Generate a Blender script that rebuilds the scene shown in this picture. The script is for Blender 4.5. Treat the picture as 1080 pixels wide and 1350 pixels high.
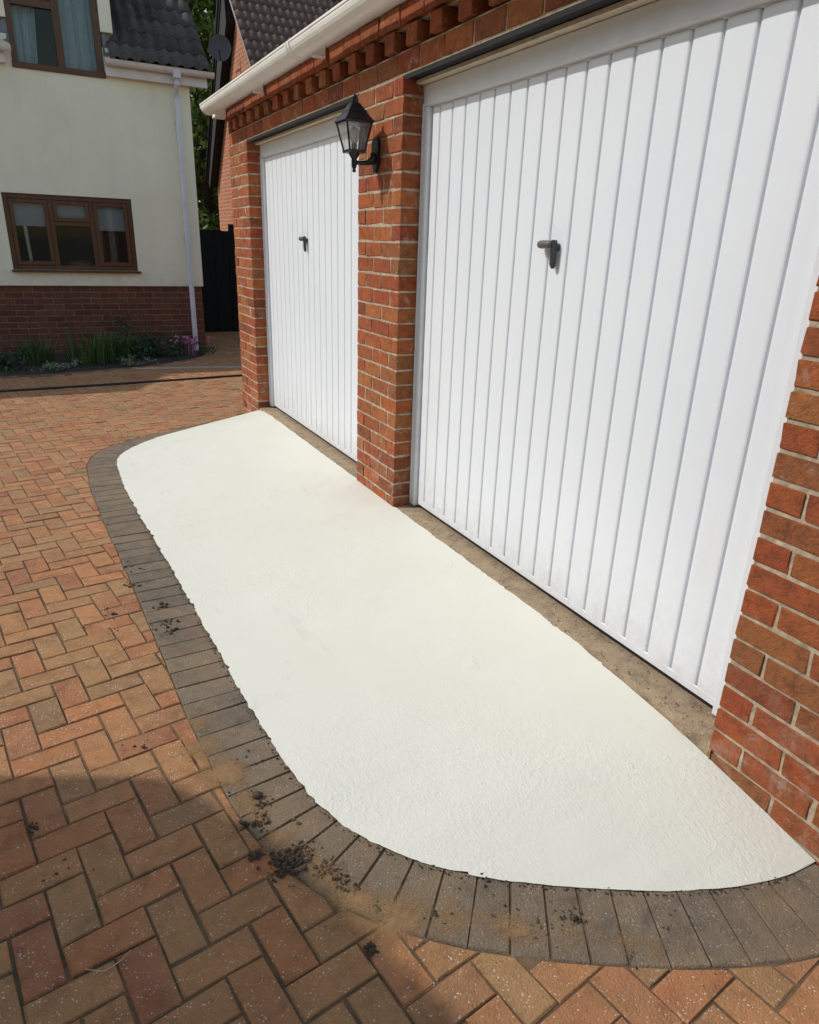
import bpy, math, random
from mathutils import Vector, Matrix, noise
random.seed(11)
for o in list(bpy.data.objects): bpy.data.objects.remove(o, do_unlink=True)
scene = bpy.context.scene
COL = scene.collection
R = math.radians

# ------------------------------------------------------------------ camera
CAM = Vector((-1.55943, -1.02293, 1.31084))
yaw, pitch, roll, FPX = 0.491595, -0.367739, 0.0343232, 911.389
cd = bpy.data.cameras.new("camera"); cam = bpy.data.objects.new("camera", cd); COL.objects.link(cam)
fw = Vector((math.cos(pitch)*math.sin(yaw), math.cos(pitch)*math.cos(yaw), math.sin(pitch)))
rt0 = Vector((math.cos(yaw), -math.sin(yaw), 0)); up0 = rt0.cross(fw)
rt = rt0*math.cos(roll) + up0*math.sin(roll); up = up0*math.cos(roll) - rt0*math.sin(roll)
m = Matrix((rt, up, -fw)).transposed().to_4x4(); m.translation = CAM
cam.matrix_world = m
cd.sensor_fit = 'HORIZONTAL'; cd.sensor_width = 36; cd.lens = 36*FPX/1080
cd.clip_start = .02; cd.clip_end = 600
scene.camera = cam

# ------------------------------------------------------------------ light
LD = Vector((1, -.48, -1.08)).normalized()
elev = math.asin(-LD.z); azim = math.atan2(-LD.x, -LD.y)
world = bpy.data.worlds.new("World"); scene.world = world; world.use_nodes = True
wn = world.node_tree; bg = wn.nodes["Background"]
sky = wn.nodes.new("ShaderNodeTexSky"); sky.sky_type = 'NISHITA'; sky.sun_disc = False
sky.sun_elevation = elev; sky.sun_rotation = azim % (2*math.pi)
sky.air_density = 1.8; sky.dust_density = 1.2; sky.ozone_density = 1.0
wn.links.new(sky.outputs[0], bg.inputs[0]); bg.inputs[1].default_value = .15
sl = bpy.data.lights.new("sun", 'SUN'); sl.energy = 2.75; sl.angle = R(.53); sl.color = (1, .965, .915)
so = bpy.data.objects.new("sun", sl); COL.objects.link(so)
so.rotation_euler = LD.to_track_quat('-Z', 'Y').to_euler(); so.location = (-6, 4, 9)
scene.view_settings.view_transform = 'Standard'; scene.view_settings.look = 'None'
scene.view_settings.exposure = 0.04; scene.view_settings.gamma = 1
scene.view_settings.use_curve_mapping = False
scene.cycles.max_bounces = 6; scene.cycles.diffuse_bounces = 4; scene.cycles.glossy_bounces = 3; scene.cycles.transparent_max_bounces = 8

# ------------------------------------------------------------------ helpers
def zg(y): return -.119 - .0115*max(-25, min(45, y))
def P(o, label=None, cat=None, group=None, kind=None):
    if label: o['label'] = label
    if cat: o['category'] = cat
    if group: o['group'] = group
    if kind: o['kind'] = kind
    return o
def link(name, me, parent=None):
    o = bpy.data.objects.new(name, me); COL.objects.link(o)
    if parent is not None: o.parent = parent
    return o
def empty(name, loc=(0, 0, 0)):
    o = bpy.data.objects.new(name, None); o.empty_display_size = .1; COL.objects.link(o); o.location = loc
    return o
class MB:
    """collects geometry in world space; build() links one mesh object"""
    def __init__(s): s.v = []; s.f = []; s.r = []; s.mi = []; s.cur = 0.0; s.m = 0
    def add(s, vs, fs):
        b = len(s.v); s.v += [tuple(v) for v in vs]
        for f in fs: s.f.append(tuple(i+b for i in f)); s.r.append(s.cur); s.mi.append(s.m)
    def box(s, x0, x1, y0, y1, z0, z1, c=0):
        if c:
            vs, fs = cbox((x1-x0), (y1-y0), (z1-z0), c)
            s.add([(v[0]+(x0+x1)/2, v[1]+(y0+y1)/2, v[2]+(z0+z1)/2) for v in vs], fs); return
        s.add([(x0,y0,z0),(x1,y0,z0),(x1,y1,z0),(x0,y1,z0),(x0,y0,z1),(x1,y0,z1),(x1,y1,z1),(x0,y1,z1)],
              [(0,3,2,1),(4,5,6,7),(0,1,5,4),(1,2,6,5),(2,3,7,6),(3,0,4,7)])
    def tube(s, pts, rad, n=10, caps=True, phase=0):
        rings = []
        for i, p in enumerate(pts):
            p = Vector(p); a = Vector(pts[max(i-1, 0)]); b = Vector(pts[min(i+1, len(pts)-1)])
            t = (b-a).normalized(); ref = Vector((0,0,1)) if abs(t.z) < .9 else Vector((1,0,0))
            u = t.cross(ref).normalized(); w = u.cross(t)
            rr = rad[i] if isinstance(rad, (list, tuple)) else rad
            rings.append([p+u*math.cos(phase+k*2*math.pi/n)*rr+w*math.sin(phase+k*2*math.pi/n)*rr for k in range(n)])
        vs = [v for r_ in rings for v in r_]; fs = []
        for i in range(len(rings)-1):
            for k in range(n):
                fs.append((i*n+k, i*n+(k+1) % n, (i+1)*n+(k+1) % n, (i+1)*n+k))
        if caps: fs.append(tuple(range(n-1, -1, -1))); fs.append(tuple((len(rings)-1)*n+k for k in range(n)))
        s.add(vs, fs)
    def prism(s, poly, d):
        """poly: list of points, d: extrusion vector"""
        n = len(poly); d = Vector(d)
        vs = [Vector(p) for p in poly]+[Vector(p)+d for p in poly]
        s.add(vs, [tuple(range(n-1, -1, -1)), tuple(range(n, 2*n))]+[(i, (i+1) % n, n+(i+1) % n, n+i) for i in range(n)])
    def frustum(s, c, h0, h1, z0, z1):
        x, y = c
        a, b = h0, h1
        s.add([(x-a,y-a,z0),(x+a,y-a,z0),(x+a,y+a,z0),(x-a,y+a,z0),(x-b,y-b,z1),(x+b,y-b,z1),(x+b,y+b,z1),(x-b,y+b,z1)],
              [(0,3,2,1),(4,5,6,7),(0,1,5,4),(1,2,6,5),(2,3,7,6),(3,0,4,7)])
    def grid(s, rows):
        n = len(rows[0]); vs = [v for r_ in rows for v in r_]
        s.add(vs, [(i*n+k, i*n+k+1, (i+1)*n+k+1, (i+1)*n+k) for i in range(len(rows)-1) for k in range(n-1)])
    def mesh(s, name, mats, smooth=False, attr=False):
        me = bpy.data.meshes.new(name); me.from_pydata(s.v, [], s.f)
        mats = mats if isinstance(mats, (list, tuple)) else [mats]
        for m_ in mats: me.materials.append(m_)
        if len(mats) > 1: me.polygons.foreach_set('material_index', s.mi)
        if smooth: me.polygons.foreach_set('use_smooth', [True]*len(me.polygons))
        if attr:
            a = me.attributes.new('rnd', 'FLOAT', 'FACE'); a.data.foreach_set('value', s.r)
        me.update(); return me
    def build(s, name, mats, parent=None, smooth=False, attr=False):
        return link(name, s.mesh(name, mats, smooth, attr), parent)
def cbox(lx, ly, lz, c, j=0, rn=None):
    """chamfered box, 24 verts / 26 faces, centred"""
    h = (lx/2, ly/2, lz/2); vs = []; idx = {}
    for sx in (-1, 1):
        for sy in (-1, 1):
            for sz in (-1, 1):
                s_ = (sx, sy, sz)
                for ax in range(3):
                    p = [s_[k]*(h[k]-(0 if k == ax else c)) for k in range(3)]
                    if j and rn: p = [q+rn.uniform(-j, j) for q in p]
                    idx[(s_, ax)] = len(vs); vs.append(tuple(p))
    fs = []
    for ax in range(3):
        a, b = [k for k in range(3) if k != ax]
        for sg in (-1, 1):
            q = []
            for (p1, p2) in ((-1, -1), (1, -1), (1, 1), (-1, 1)):
                s_ = [0, 0, 0]; s_[ax] = sg; s_[a] = p1; s_[b] = p2; q.append(idx[(tuple(s_), ax)])
            fs.append(q)
    for ax in range(3):
        a, b = [k for k in range(3) if k != ax]
        for p1 in (-1, 1):
            for p2 in (-1, 1):
                s0 = [0, 0, 0]; s0[ax] = -1; s0[a] = p1; s0[b] = p2
                s1 = list(s0); s1[ax] = 1; s0 = tuple(s0); s1 = tuple(s1)
                fs.append([idx[(s0, a)], idx[(s1, a)], idx[(s1, b)], idx[(s0, b)]])
    for sx in (-1, 1):
        for sy in (-1, 1):
            for sz in (-1, 1):
                fs.append([idx[((sx, sy, sz), k)] for k in range(3)])
    out = []
    V = [Vector(v) for v in vs]
    for f in fs:
        n = (V[f[1]]-V[f[0]]).cross(V[f[2]]-V[f[0]]); cc = sum((V[i] for i in f), Vector())/len(f)
        out.append(tuple(f) if n.dot(cc) > 0 else tuple(reversed(f)))
    return vs, out
_bm = {}
def brick_mesh(name, lx, ly, lz, mat, c=.003, j=.0026, nv=8):
    v = random.randrange(nv); key = (name, round(lx, 3), round(ly, 3), round(lz, 3), v)
    if key not in _bm:
        rn = random.Random(hash(key) % 100000); vs, fs = cbox(lx, ly, lz, c, j, rn)
        me = bpy.data.meshes.new(name); me.from_pydata(vs, [], fs); me.materials.append(mat); _bm[key] = me
    return _bm[key]
def put(name, me, loc, parent, rot=(0, 0, 0)):
    o = link(name, me, parent); o.location = loc; o.rotation_euler = rot; return o

# ------------------------------------------------------------------ materials
class NT:
    def __init__(s, name):
        s.m = bpy.data.materials.new(name); s.m.use_nodes = True; s.t = s.m.node_tree
        s.b = s.t.nodes["Principled BSDF"]; s.geo = None
    def n(s, t, **k):
        nd = s.t.nodes.new('ShaderNode'+t)
        for a, v in k.items(): setattr(nd, a, v)
        return nd
    def l(s, a, b): s.t.links.new(a, b)
    def pos(s):
        if s.geo is None: s.geo = s.n('NewGeometry')
        return s.geo.outputs['Position']
    def noise(s, scale, detail=3, rough=.55, vec=None, stretch=None):
        nd = s.n('TexNoise'); nd.inputs['Scale'].default_value = scale; nd.inputs['Detail'].default_value = detail
        nd.inputs['Roughness'].default_value = rough; v = vec or s.pos()
        if stretch:
            mp = s.n('Mapping'); mp.inputs['Scale'].default_value = stretch; s.l(v, mp.inputs['Vector']); v = mp.outputs[0]
        s.l(v, nd.inputs['Vector']); return nd.outputs[0]
    def ramp(s, f, stops, interp='LINEAR'):
        nd = s.n('ValToRGB'); cr = nd.color_ramp; cr.interpolation = interp
        while len(cr.elements) < len(stops): cr.elements.new(.5)
        for e, (p, c) in zip(cr.elements, stops): e.position = p; e.color = (*c, 1) if len(c) == 3 else c
        s.l(f, nd.inputs[0]); return nd.outputs[0]
    def val(s, f, lo, hi, a=0, b=1):
        nd = s.n('MapRange'); nd.inputs[1].default_value = lo; nd.inputs[2].default_value = hi
        nd.inputs[3].default_value = a; nd.inputs[4].default_value = b; s.l(f, nd.inputs[0]); return nd.outputs[0]
    def math(s, op, a, b=None):
        nd = s.n('Math', operation=op)
        for i, x in enumerate((a, b)):
            if x is None: continue
            if isinstance(x, (int, float)): nd.inputs[i].default_value = x
            else: s.l(x, nd.inputs[i])
        return nd.outputs[0]
    def mix(s, f, a, b, mode='MIX'):
        nd = s.n('Mix', data_type='RGBA', blend_type=mode)
        for i, x in ((0, f), (6, a), (7, b)):
            if isinstance(x, (int, float)): nd.inputs[i].default_value = x
            elif isinstance(x, tuple): nd.inputs[i].default_value = (*x, 1)
            else: s.l(x, nd.inputs[i])
        return nd.outputs[2]
    def rnd(s):
        oi = s.n('ObjectInfo'); at = s.n('Attribute', attribute_name='rnd')
        return s.math('FRACT', s.math('ADD', oi.outputs['Random'], at.outputs['Fac']))
    def xyz(s):
        nd = s.n('SeparateXYZ'); s.l(s.pos(), nd.inputs[0]); return nd.outputs
    def bump(s, h, strength=.3, dist=.004):
        nd = s.n('Bump'); nd.inputs['Strength'].default_value = strength; nd.inputs['Distance'].default_value = dist
        s.l(h, nd.inputs['Height']); s.l(nd.outputs[0], s.b.inputs['Normal'])
    def base(s, c): s.l(c, s.b.inputs['Base Color']) if not isinstance(c, tuple) else setattr(s.b.inputs['Base Color'], 'default_value', (*c, 1))
    def rough(s, r):
        if isinstance(r, (int, float)): s.b.inputs['Roughness'].default_value = r
        else: s.l(r, s.b.inputs['Roughness'])
def simple(name, col, rough=.6, nscale=30, namp=.12, bump=.15, bdist=.002, metal=0, bscale=None, stretch=None):
    t = NT(name); n1 = t.noise(nscale, 4, .6, stretch=stretch)
    lo = tuple(c*(1-namp) for c in col); hi = tuple(min(1, c*(1+namp)) for c in col)
    t.base(t.ramp(n1, [(.3, lo), (.7, hi)])); t.rough(rough); t.b.inputs['Metallic'].default_value = metal
    if bump: t.bump(t.noise(bscale or nscale*5, 4, .6, stretch=stretch), bump, bdist)
    return t.m

# bricks of the garage
t = NT('garage_brick'); r = t.rnd()
c = t.ramp(r, [(0, (.30,.062,.020)), (.16, (.43,.112,.028)), (.3, (.34,.068,.020)), (.46, (.40,.146,.040)), (.6, (.22,.050,.021)), (.74, (.45,.130,.032)), (.86, (.31,.115,.038)), (1, (.37,.080,.023))])
c = t.mix(1, c, t.ramp(t.noise(24, 4, .7), [(.25, (.45,.46,.48)), (.5, (1,1,1)), (.75, (1.32,1.28,1.2))]), 'MULTIPLY')
c = t.mix(t.val(t.noise(240, 2, .6), .58, .74, 0, .6), c, (.10,.034,.025))
c = t.mix(t.val(t.noise(150, 2, .6), .66, .76, 0, .4), c, (.46,.24,.12))
X = t.xyz()
eff = t.math('MULTIPLY', t.val(t.noise(8.5, 5, .75), .5, .64), t.val(X[2], .42, -.12, .0, .75))
c = t.mix(eff, c, (.42,.30,.235))
chalk = t.math('MULTIPLY', t.val(t.noise(15, 4, .75), .57, .66), t.val(t.noise(2.2, 1, .5), .44, .6, 0, .55))
c = t.mix(chalk, c, (.50,.34,.26))
t.base(c); t.rough(.9)
t.bump(t.noise(75, 5, .8), 1, .012); M_BRICK = t.m
# darker bricks of the house plinth
t = NT('plinth_brick'); r = t.rnd()
c = t.ramp(r, [(0, (.13,.046,.028)), (.3, (.18,.066,.036)), (.55, (.11,.038,.026)), (.8, (.165,.07,.04)), (1, (.13,.042,.028))])
c = t.mix(1, c, t.ramp(t.noise(24, 5, .65), [(.25, (.65,.63,.63)), (.75, (1.25,1.22,1.2))]), 'MULTIPLY')
t.base(c); t.rough(.92); t.bump(t.noise(90, 5, .7), .5, .004); M_PLINTH = t.m
M_MORTAR = simple('mortar', (.39,.32,.225), .95, 30, .4, .6, .004, bscale=160)
M_MORTAR_D = simple('plinth_mortar', (.26,.2,.15), .95, 40, .22, .5, .004)
# orange brick wall far behind (pieces too small to tell apart): brick texture
def far_brick(name, ax):
    t = NT(name); X = t.xyz(); cx = t.n('CombineXYZ'); t.l(X[ax], cx.inputs[0]); t.l(X[2], cx.inputs[1])
    b = t.n('TexBrick'); t.l(cx.outputs[0], b.inputs['Vector'])
    b.inputs['Color1'].default_value = (.42,.15,.075,1); b.inputs['Color2'].default_value = (.36,.11,.055,1); b.inputs['Mortar'].default_value = (.4,.29,.2,1)
    b.inputs['Scale'].default_value = 1; b.inputs['Brick Width'].default_value = .225; b.inputs['Row Height'].default_value = .075
    b.inputs['Mortar Size'].default_value = .008; b.inputs['Bias'].default_value = 0
    c = t.mix(1, b.outputs[0], t.ramp(t.noise(18, 4, .6), [(.3, (.75,.74,.74)), (.7, (1.2,1.18,1.15))]), 'MULTIPLY')
    t.base(c); t.rough(.92); t.bump(t.math('SUBTRACT', t.noise(120, 4, .6), b.outputs[1]), .5, .005); return t.m
M_FARBRICK_Y = far_brick('orange_brick_wall', 1); M_FARBRICK_X = far_brick('orange_brick_wall_side', 0)
# block pavers
def paver_mat(name, stops, speck, sandy, dust=.6):
    t = NT(name); r = t.rnd()
    c = t.ramp(r, stops)
    c = t.mix(1, c, t.ramp(t.noise(16, 4, .75), [(.25, (.56,.53,.5)), (.5, (1,1,1)), (.78, (1.32,1.28,1.22))]), 'MULTIPLY')
    c = t.mix(t.val(t.noise(4.2, 3, .65), .40, .64, .08, dust), c, sandy)          # trodden-in dust
    vo = t.n('TexVoronoi'); vo.inputs['Scale'].default_value = 130; t.l(t.pos(), vo.inputs['Vector'])
    sp = t.math('MULTIPLY', t.val(t.math('ADD', vo.outputs['Distance'], t.math('MULTIPLY', t.noise(260, 1, .5), .3)), .44, .27), t.val(t.noise(34, 2, .6), .47, .6))
    c = t.mix(t.math('MULTIPLY', sp, speck), c, (.72,.65,.55))
    vo2 = t.n('TexVoronoi'); vo2.inputs['Scale'].default_value = 210; t.l(t.pos(), vo2.inputs['Vector'])
    dk = t.math('MULTIPLY', t.val(vo2.outputs['Distance'], .34, .12), t.val(t.noise(45, 2, .5), .5, .6))
    c = t.mix(t.math('MULTIPLY', dk, .65), c, (.05,.032,.025))
    c = t.mix(t.val(t.noise(9, 3, .7), .62, .72, 0, .35), c, (.09,.065,.045))
    t.base(c); t.rough(.88)
    t.bump(t.math('ADD', t.noise(260, 2, .8), t.math('MULTIPLY', vo.outputs['Distance'], .4)), .9, .005); return t.m
M_PAVER = paver_mat('brindle_paver', [(0, (.36,.125,.055)), (.13, (.33,.188,.082)), (.27, (.465,.176,.067)), (.4, (.24,.142,.068)), (.52, (.425,.205,.079)), (.64, (.29,.090,.045)), (.76, (.345,.200,.084)), (.88, (.36,.132,.055)), (1, (.405,.155,.057))], .9, (.42,.225,.092), .52)
M_BORDER = paver_mat('charcoal_paver', [(0, (.135,.107,.077)), (.3, (.175,.138,.098)), (.6, (.115,.094,.072)), (.85, (.19,.148,.100)), (1, (.14,.112,.082))], .45, (.25,.17,.095), .75)
t = NT('jointing_sand'); c = t.ramp(t.noise(9, 4, .7), [(.3, (.085,.055,.032)), (.7, (.22,.135,.07))])
c = t.mix(t.val(t.noise(5, 4, .7), .54, .62, 0, .7), c, (.045,.058,.02)); t.base(c); t.rough(.97); t.bump(t.noise(240, 3, .7), .8, .006); M_JOINT = t.m
t = NT('spilt_sand'); t.base(t.ramp(t.noise(60, 4, .7), [(.3, (.26,.15,.065)), (.7, (.40,.235,.105))])); t.rough(.97); t.bump(t.noise(420, 3, .7), .8, .003)
at = t.n('Attribute', attribute_name='cov'); al = t.math('ADD', at.outputs['Fac'], t.val(t.noise(330, 2, .7), .3, .7, -.42, .42))
t.l(t.val(al, -.10, .70, 0, .8), t.b.inputs['Alpha']); M_SAND = t.m
M_CRUMB = simple('soil_crumb', (.07,.046,.027), .97, 90, .5, .9, .004, bscale=400)
M_SOIL = simple('dark_soil', (.035,.027,.02), .97, 60, .5, .9, .006, bscale=260)
M_GROUND = simple('ground', (.14,.12,.08), .97, 3, .3, .5, .01)
# fresh white masonry paint
t = NT('white_masonry_paint')
n1 = t.noise(2.2, 3, .6); n2 = t.noise(55, 3, .65)
c = t.ramp(n1, [(.3, (.638,.628,.538)), (.7, (.670,.659,.573))])
scr = t.noise(6, 4, .7, stretch=(1, .22, 1))
c = t.mix(t.val(scr, .64, .70, 0, .3), c, (.5,.49,.44))
vo = t.n('TexVoronoi'); vo.inputs['Scale'].default_value = 26; t.l(t.pos(), vo.inputs['Vector'])
dot = t.math('MULTIPLY', t.val(vo.outputs['Distance'], .09, .04), t.val(t.noise(4.5, 2, .5), .55, .64))
c = t.mix(t.math('MULTIPLY', dot, .6), c, (.36,.31,.23))
c = t.mix(t.val(t.noise(3.1, 5, .75, stretch=(.5, 1, 1)), .60, .72, 0, .22), c, (.50,.47,.38))
t.base(c); t.rough(.62)
rg = t.val(t.noise(1.5, 3, .6), .44, .62, .12, 1)                        # rougher, brushed areas
hh = t.math('MULTIPLY', t.math('ADD', t.math('MULTIPLY', n2, .5), t.math('MULTIPLY', t.noise(150, 2, .7, stretch=(1, .35, 1)), .5)), rg)
hh = t.math('ADD', hh, t.math('MULTIPLY', t.val(t.noise(5, 5, .75), .62, .70), .35))
ve = t.n('TexVoronoi', feature='DISTANCE_TO_EDGE'); ve.inputs['Scale'].default_value = 1.7
wv = t.n('VectorMath', operation='ADD'); nz = t.n('TexNoise'); nz.inputs['Scale'].default_value = 3; nz.inputs['Detail'].default_value = 4; t.l(t.pos(), nz.inputs['Vector']); t.l(t.pos(), wv.inputs[0]); t.l(nz.outputs[1], wv.inputs[1]); t.l(wv.outputs[0], ve.inputs['Vector'])
crk = t.math('MULTIPLY', t.val(ve.outputs[0], .012, 0), t.val(t.noise(1.3, 2, .5), .5, .6))
hh = t.math('ADD', hh, t.math('MULTIPLY', crk, .12))
t.bump(hh, .7, .007); M_SLAB = t.m
M_EDGE = simple('raw_slab_edge', (.17,.145,.11), .95, 40, .45, .8, .004)
t = NT('weathered_concrete')
c = t.ramp(t.noise(11, 5, .75), [(.28, (.17,.125,.08)), (.5, (.36,.265,.165)), (.72, (.45,.34,.22))])
vo = t.n('TexVoronoi'); vo.inputs['Scale'].default_value = 140; t.l(t.pos(), vo.inputs['Vector'])
c = t.mix(t.math('MULTIPLY', t.val(vo.outputs['Distance'], .36, .15), t.val(t.noise(50, 1, .5), .46, .6)), c, (.55,.45,.33))
c = t.mix(t.val(t.noise(70, 3, .7), .60, .70, 0, .7), c, (.10,.075,.05))
t.base(c); t.rough(.95); t.bump(t.noise(130, 4, .75), 1, .008); M_CONC = t.m
# door steel, painted frames, plastics
t = NT('white_door_steel')
c = t.ramp(t.noise(1.7, 4, .55), [(.3, (.70,.735,.775)), (.7, (.735,.765,.80))])
c = t.mix(t.val(t.noise(3.5, 5, .7, stretch=(1,1,.25)), .62, .74, 0, .18), c, (.6,.585,.55))
X = t.xyz()
c = t.mix(t.math('MULTIPLY', t.val(X[2], .34, .0), t.val(t.noise(20, 4, .75), .42, .68, 0, .38)), c, (.49,.44,.36))
t.base(c); t.rough(.42); t.bump(t.noise(5, 3, .5), .14, .006); M_DOOR = t.m
M_FRAME = simple('white_door_frame', (.69,.71,.74), .5, 12, .05, .12, .002)
M_BEAD = simple('cream_bead', (.62,.55,.42), .7, 30, .15, .3, .002)
M_UPVC = simple('white_plastic_gutter', (.84,.82,.76), .33, 5, .06, .04, .001)
M_UPVC2 = simple('pinkish_white_plastic', (.70,.66,.67), .38, 6, .08, .05, .001)
M_PIPE = simple('downpipe_white', (.66,.65,.72), .38, 6, .06, .05, .001)
M_STEEL = simple('dark_steel_lintel', (.011,.011,.011), .85, 30, .35, .3, .002)
M_BLACK = simple('black_cast_metal', (.012,.013,.016), .35, 40, .3, .12, .001)
M_HANDLE = simple('charcoal_plastic', (.035,.035,.038), .42, 60, .25, .2, .001)
M_HANDLE2 = simple('worn_charcoal_plastic', (.10,.095,.09), .5, 60, .25, .2, .001)
M_BULB = simple('opal_bulb', (.8,.79,.76), .35, 10, .02, 0)
def glass(name, tint, refl=.9, dirt=.06):
    t = NT(name); o = t.t.nodes['Material Output']; t.t.nodes.remove(t.b)
    tr = t.n('BsdfTransparent'); tr.inputs[0].default_value = (*tint, 1)
    gl = t.n('BsdfGlossy'); gl.inputs['Roughness'].default_value = .02; gl.inputs[0].default_value = (refl, refl, refl, 1)
    df = t.n('BsdfDiffuse'); df.inputs[0].default_value = (.5, .5, .48, 1)
    fr = t.n('Fresnel'); fr.inputs[0].default_value = 1.5
    m1 = t.n('MixShader'); t.l(fr.outputs[0], m1.inputs[0]); t.l(tr.outputs[0], m1.inputs[1]); t.l(gl.outputs[0], m1.inputs[2])
    m2 = t.n('MixShader'); m2.inputs[0].default_value = dirt; t.l(m1.outputs[0], m2.inputs[1]); t.l(df.outputs[0], m2.inputs[2])
    t.l(m2.outputs[0], o.inputs['Surface']); return t.m
M_GLASS = glass('window_glass', (.88,.92,.92), .38, .012); M_LGLASS = glass('lantern_glass', (.93,.93,.9), .9, .16)
t = NT('cream_render'); c = t.ramp(t.noise(1.6, 4, .65), [(.3, (.80,.775,.625)), (.7, (.89,.86,.70))])
c = t.mix(t.val(t.noise(3.2, 4, .7, stretch=(1.6, 1, .14)), .54, .74, 0, .22), c, (.60,.57,.46))
X = t.xyz(); c = t.mix(t.math('MULTIPLY', t.val(X[2], 1.0, .68), t.val(t.noise(14, 4, .7), .45, .68, 0, .35)), c, (.52,.47,.37))
t.base(c); t.rough(.93); t.bump(t.noise(130, 4, .7), .5, .004); M_RENDER = t.m
M_WOOD = simple('brown_window_frame', (.092,.036,.013), .42, 22, .25, .12, .001, stretch=(1, 1, .2))
M_BLIND = simple('grey_blind', (.52,.60,.70), .8, 30, .06, .1)
M_NET = simple('net_curtain', (.62,.72,.80), .9, 30, .08, .2)
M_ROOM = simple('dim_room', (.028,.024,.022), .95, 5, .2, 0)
M_LEAD = simple('lead_flashing', (.16,.17,.21), .5, 20, .25, .3, .003)
def tile_mat(name, a, b, lich):
    t = NT(name); c = t.ramp(t.rnd(), [(0, a), (.5, b), (1, tuple((x+y)/2 for x, y in zip(a, b)))])
    c = t.mix(1, c, t.ramp(t.noise(26, 5, .65), [(.25, (.6,.6,.6)), (.75, (1.35,1.32,1.28))]), 'MULTIPLY')
    c = t.mix(t.val(t.noise(17, 5, .7), .66, .71, 0, lich), c, (.34,.34,.31))
    t.base(c); t.rough(.85); t.bump(t.noise(110, 4, .7), .5, .004); return t.m
M_TILE = tile_mat('dark_concrete_tile', (.046,.041,.037), (.088,.079,.070), .8)
M_TILE2 = tile_mat('brown_concrete_tile', (.10,.066,.055), (.145,.095,.078), .15)
M_BARGE = simple('black_bargeboard', (.008,.008,.009), .8, 15, .3, .1, .001)
M_FENCE = simple('black_stained_timber', (.006,.0055,.006), .95, 25, .3, .3, .002, stretch=(1, 1, .15))
M_BARK = simple('bark', (.09,.065,.045), .95, 14, .35, .8, .01)
def leaf(name, a, b, tr=.35):
    t = NT(name); t.base(t.ramp(t.rnd(), [(0, a), (1, b)])); t.rough(.55)
    try: t.b.inputs['Subsurface Weight'].default_value = 0
    except Exception: pass
    o = t.t.nodes['Material Output']; tl = t.n('BsdfTranslucent'); t.l(t.b.inputs['Base Color'].links[0].from_socket, tl.inputs[0])
    mx = t.n('MixShader'); mx.inputs[0].default_value = tr; t.l(t.b.outputs[0], mx.inputs[1]); t.l(tl.outputs[0], mx.inputs[2])
    t.l(mx.outputs[0], o.inputs['Surface']); return t.m
M_LEAF = leaf('tree_leaf', (.05,.11,.018), (.21,.27,.045))
M_BLADE = leaf('blade_leaf', (.035,.085,.02), (.085,.155,.035), .25)
M_SHRUB = leaf('shrub_leaf', (.022,.055,.024), (.05,.1,.036), .2)
M_GREY = leaf('pale_leaf', (.16,.20,.14), (.25,.28,.2), .2)
M_PINK = leaf('pink_petal', (.62,.20,.42), (.75,.36,.58), .25)
M_STRAW = simple('dry_straw', (.45,.37,.25), .8, 30, .1, 0)
M_MOSS = simple('moss', (.07,.085,.02), .95, 60, .4, .8, .004, bscale=300)

# ================================================================== SETTING
# ground sheet
b = MB(); xs = [-220, -40, -12, 0, 12, 40, 220]; ys = [-220, -25, -8, 0, 8, 20, 45, 260]
b.grid([[(x, y, zg(y)-.05) for x in xs] for y in ys]); P(b.build('ground', M_GROUND), kind='structure')

# outline of the painted slab (plan view), wall side is x = 0
CT = [(0,-.352),(-.04,-.351),(-.111,-.345),(-.228,-.318),(-.332,-.280),(-.443,-.229),(-.549,-.170),(-.689,-.085),(-.80,-.005),(-.91,.100),(-.99,.212),
      (-1.038,.312),(-1.072,.439),(-1.09,.571),(-1.102,.747),(-1.115,.928),(-1.124,1.175),(-1.133,1.447),(-1.143,1.668),(-1.154,1.968),(-1.169,2.285),
      (-1.183,2.584),(-1.202,3.041),(-1.215,3.427),(-1.208,3.80),(-1.187,4.06),(-1.10,4.285),(-.89,4.545),(-.665,4.72),(-.32,4.90),(0,5.085)]
def catmull(ps, n):
    out = []
    for i in range(len(ps)-1):
        p0, p1, p2, p3 = ps[max(i-1, 0)], ps[i], ps[i+1], ps[min(i+2, len(ps)-1)]
        for k in range(n):
            u = k/n
            out.append(tuple(.5*(2*p1[a]+(p2[a]-p0[a])*u+(2*p0[a]-5*p1[a]+4*p2[a]-p3[a])*u*u+(3*p1[a]-p0[a]-3*p2[a]+p3[a])*u**3) for a in (0, 1)))
    out.append(tuple(ps[-1])); return out
raw = catmull(CT, 14)
# arc-length resample
def resample(ps, step):
    out = [ps[0]]; acc = 0
    for a, b_ in zip(ps, ps[1:]):
        d = math.dist(a, b_)
        while acc+d >= step:
            f = (step-acc)/d; a = (a[0]+(b_[0]-a[0])*f, a[1]+(b_[1]-a[1])*f); out.append(a); d = math.dist(a, b_); acc = 0
        acc += d
    if math.dist(out[-1], ps[-1]) > step*.3: out.append(ps[-1])
    return out
LINE = resample(raw, .012)
def interp(tab, y):
    if y <= tab[0][0]: return tab[0][1]
    for (a, va), (b_, vb) in zip(tab, tab[1:]):
        if y <= b_: return va+(vb-va)*(y-a)/(b_-a)
    return tab[-1][1]
ZW = [(-.36,-.110),(-.21,-.083),(-.01,-.052),(.13,-.032),(.35,-.014),(.6,-.003),(.9,.002),(4.3,.002),(4.5,-.008),(4.65,-.025),(4.9,-.1),(5.09,-.166)]
DOORS = [(0.0, 2.080), (2.565, 4.645)]
def in_door(y): return any(a+.01 < y < b_-.01 for a, b_ in DOORS)
rows = []; edge = []
NC = 34
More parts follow.
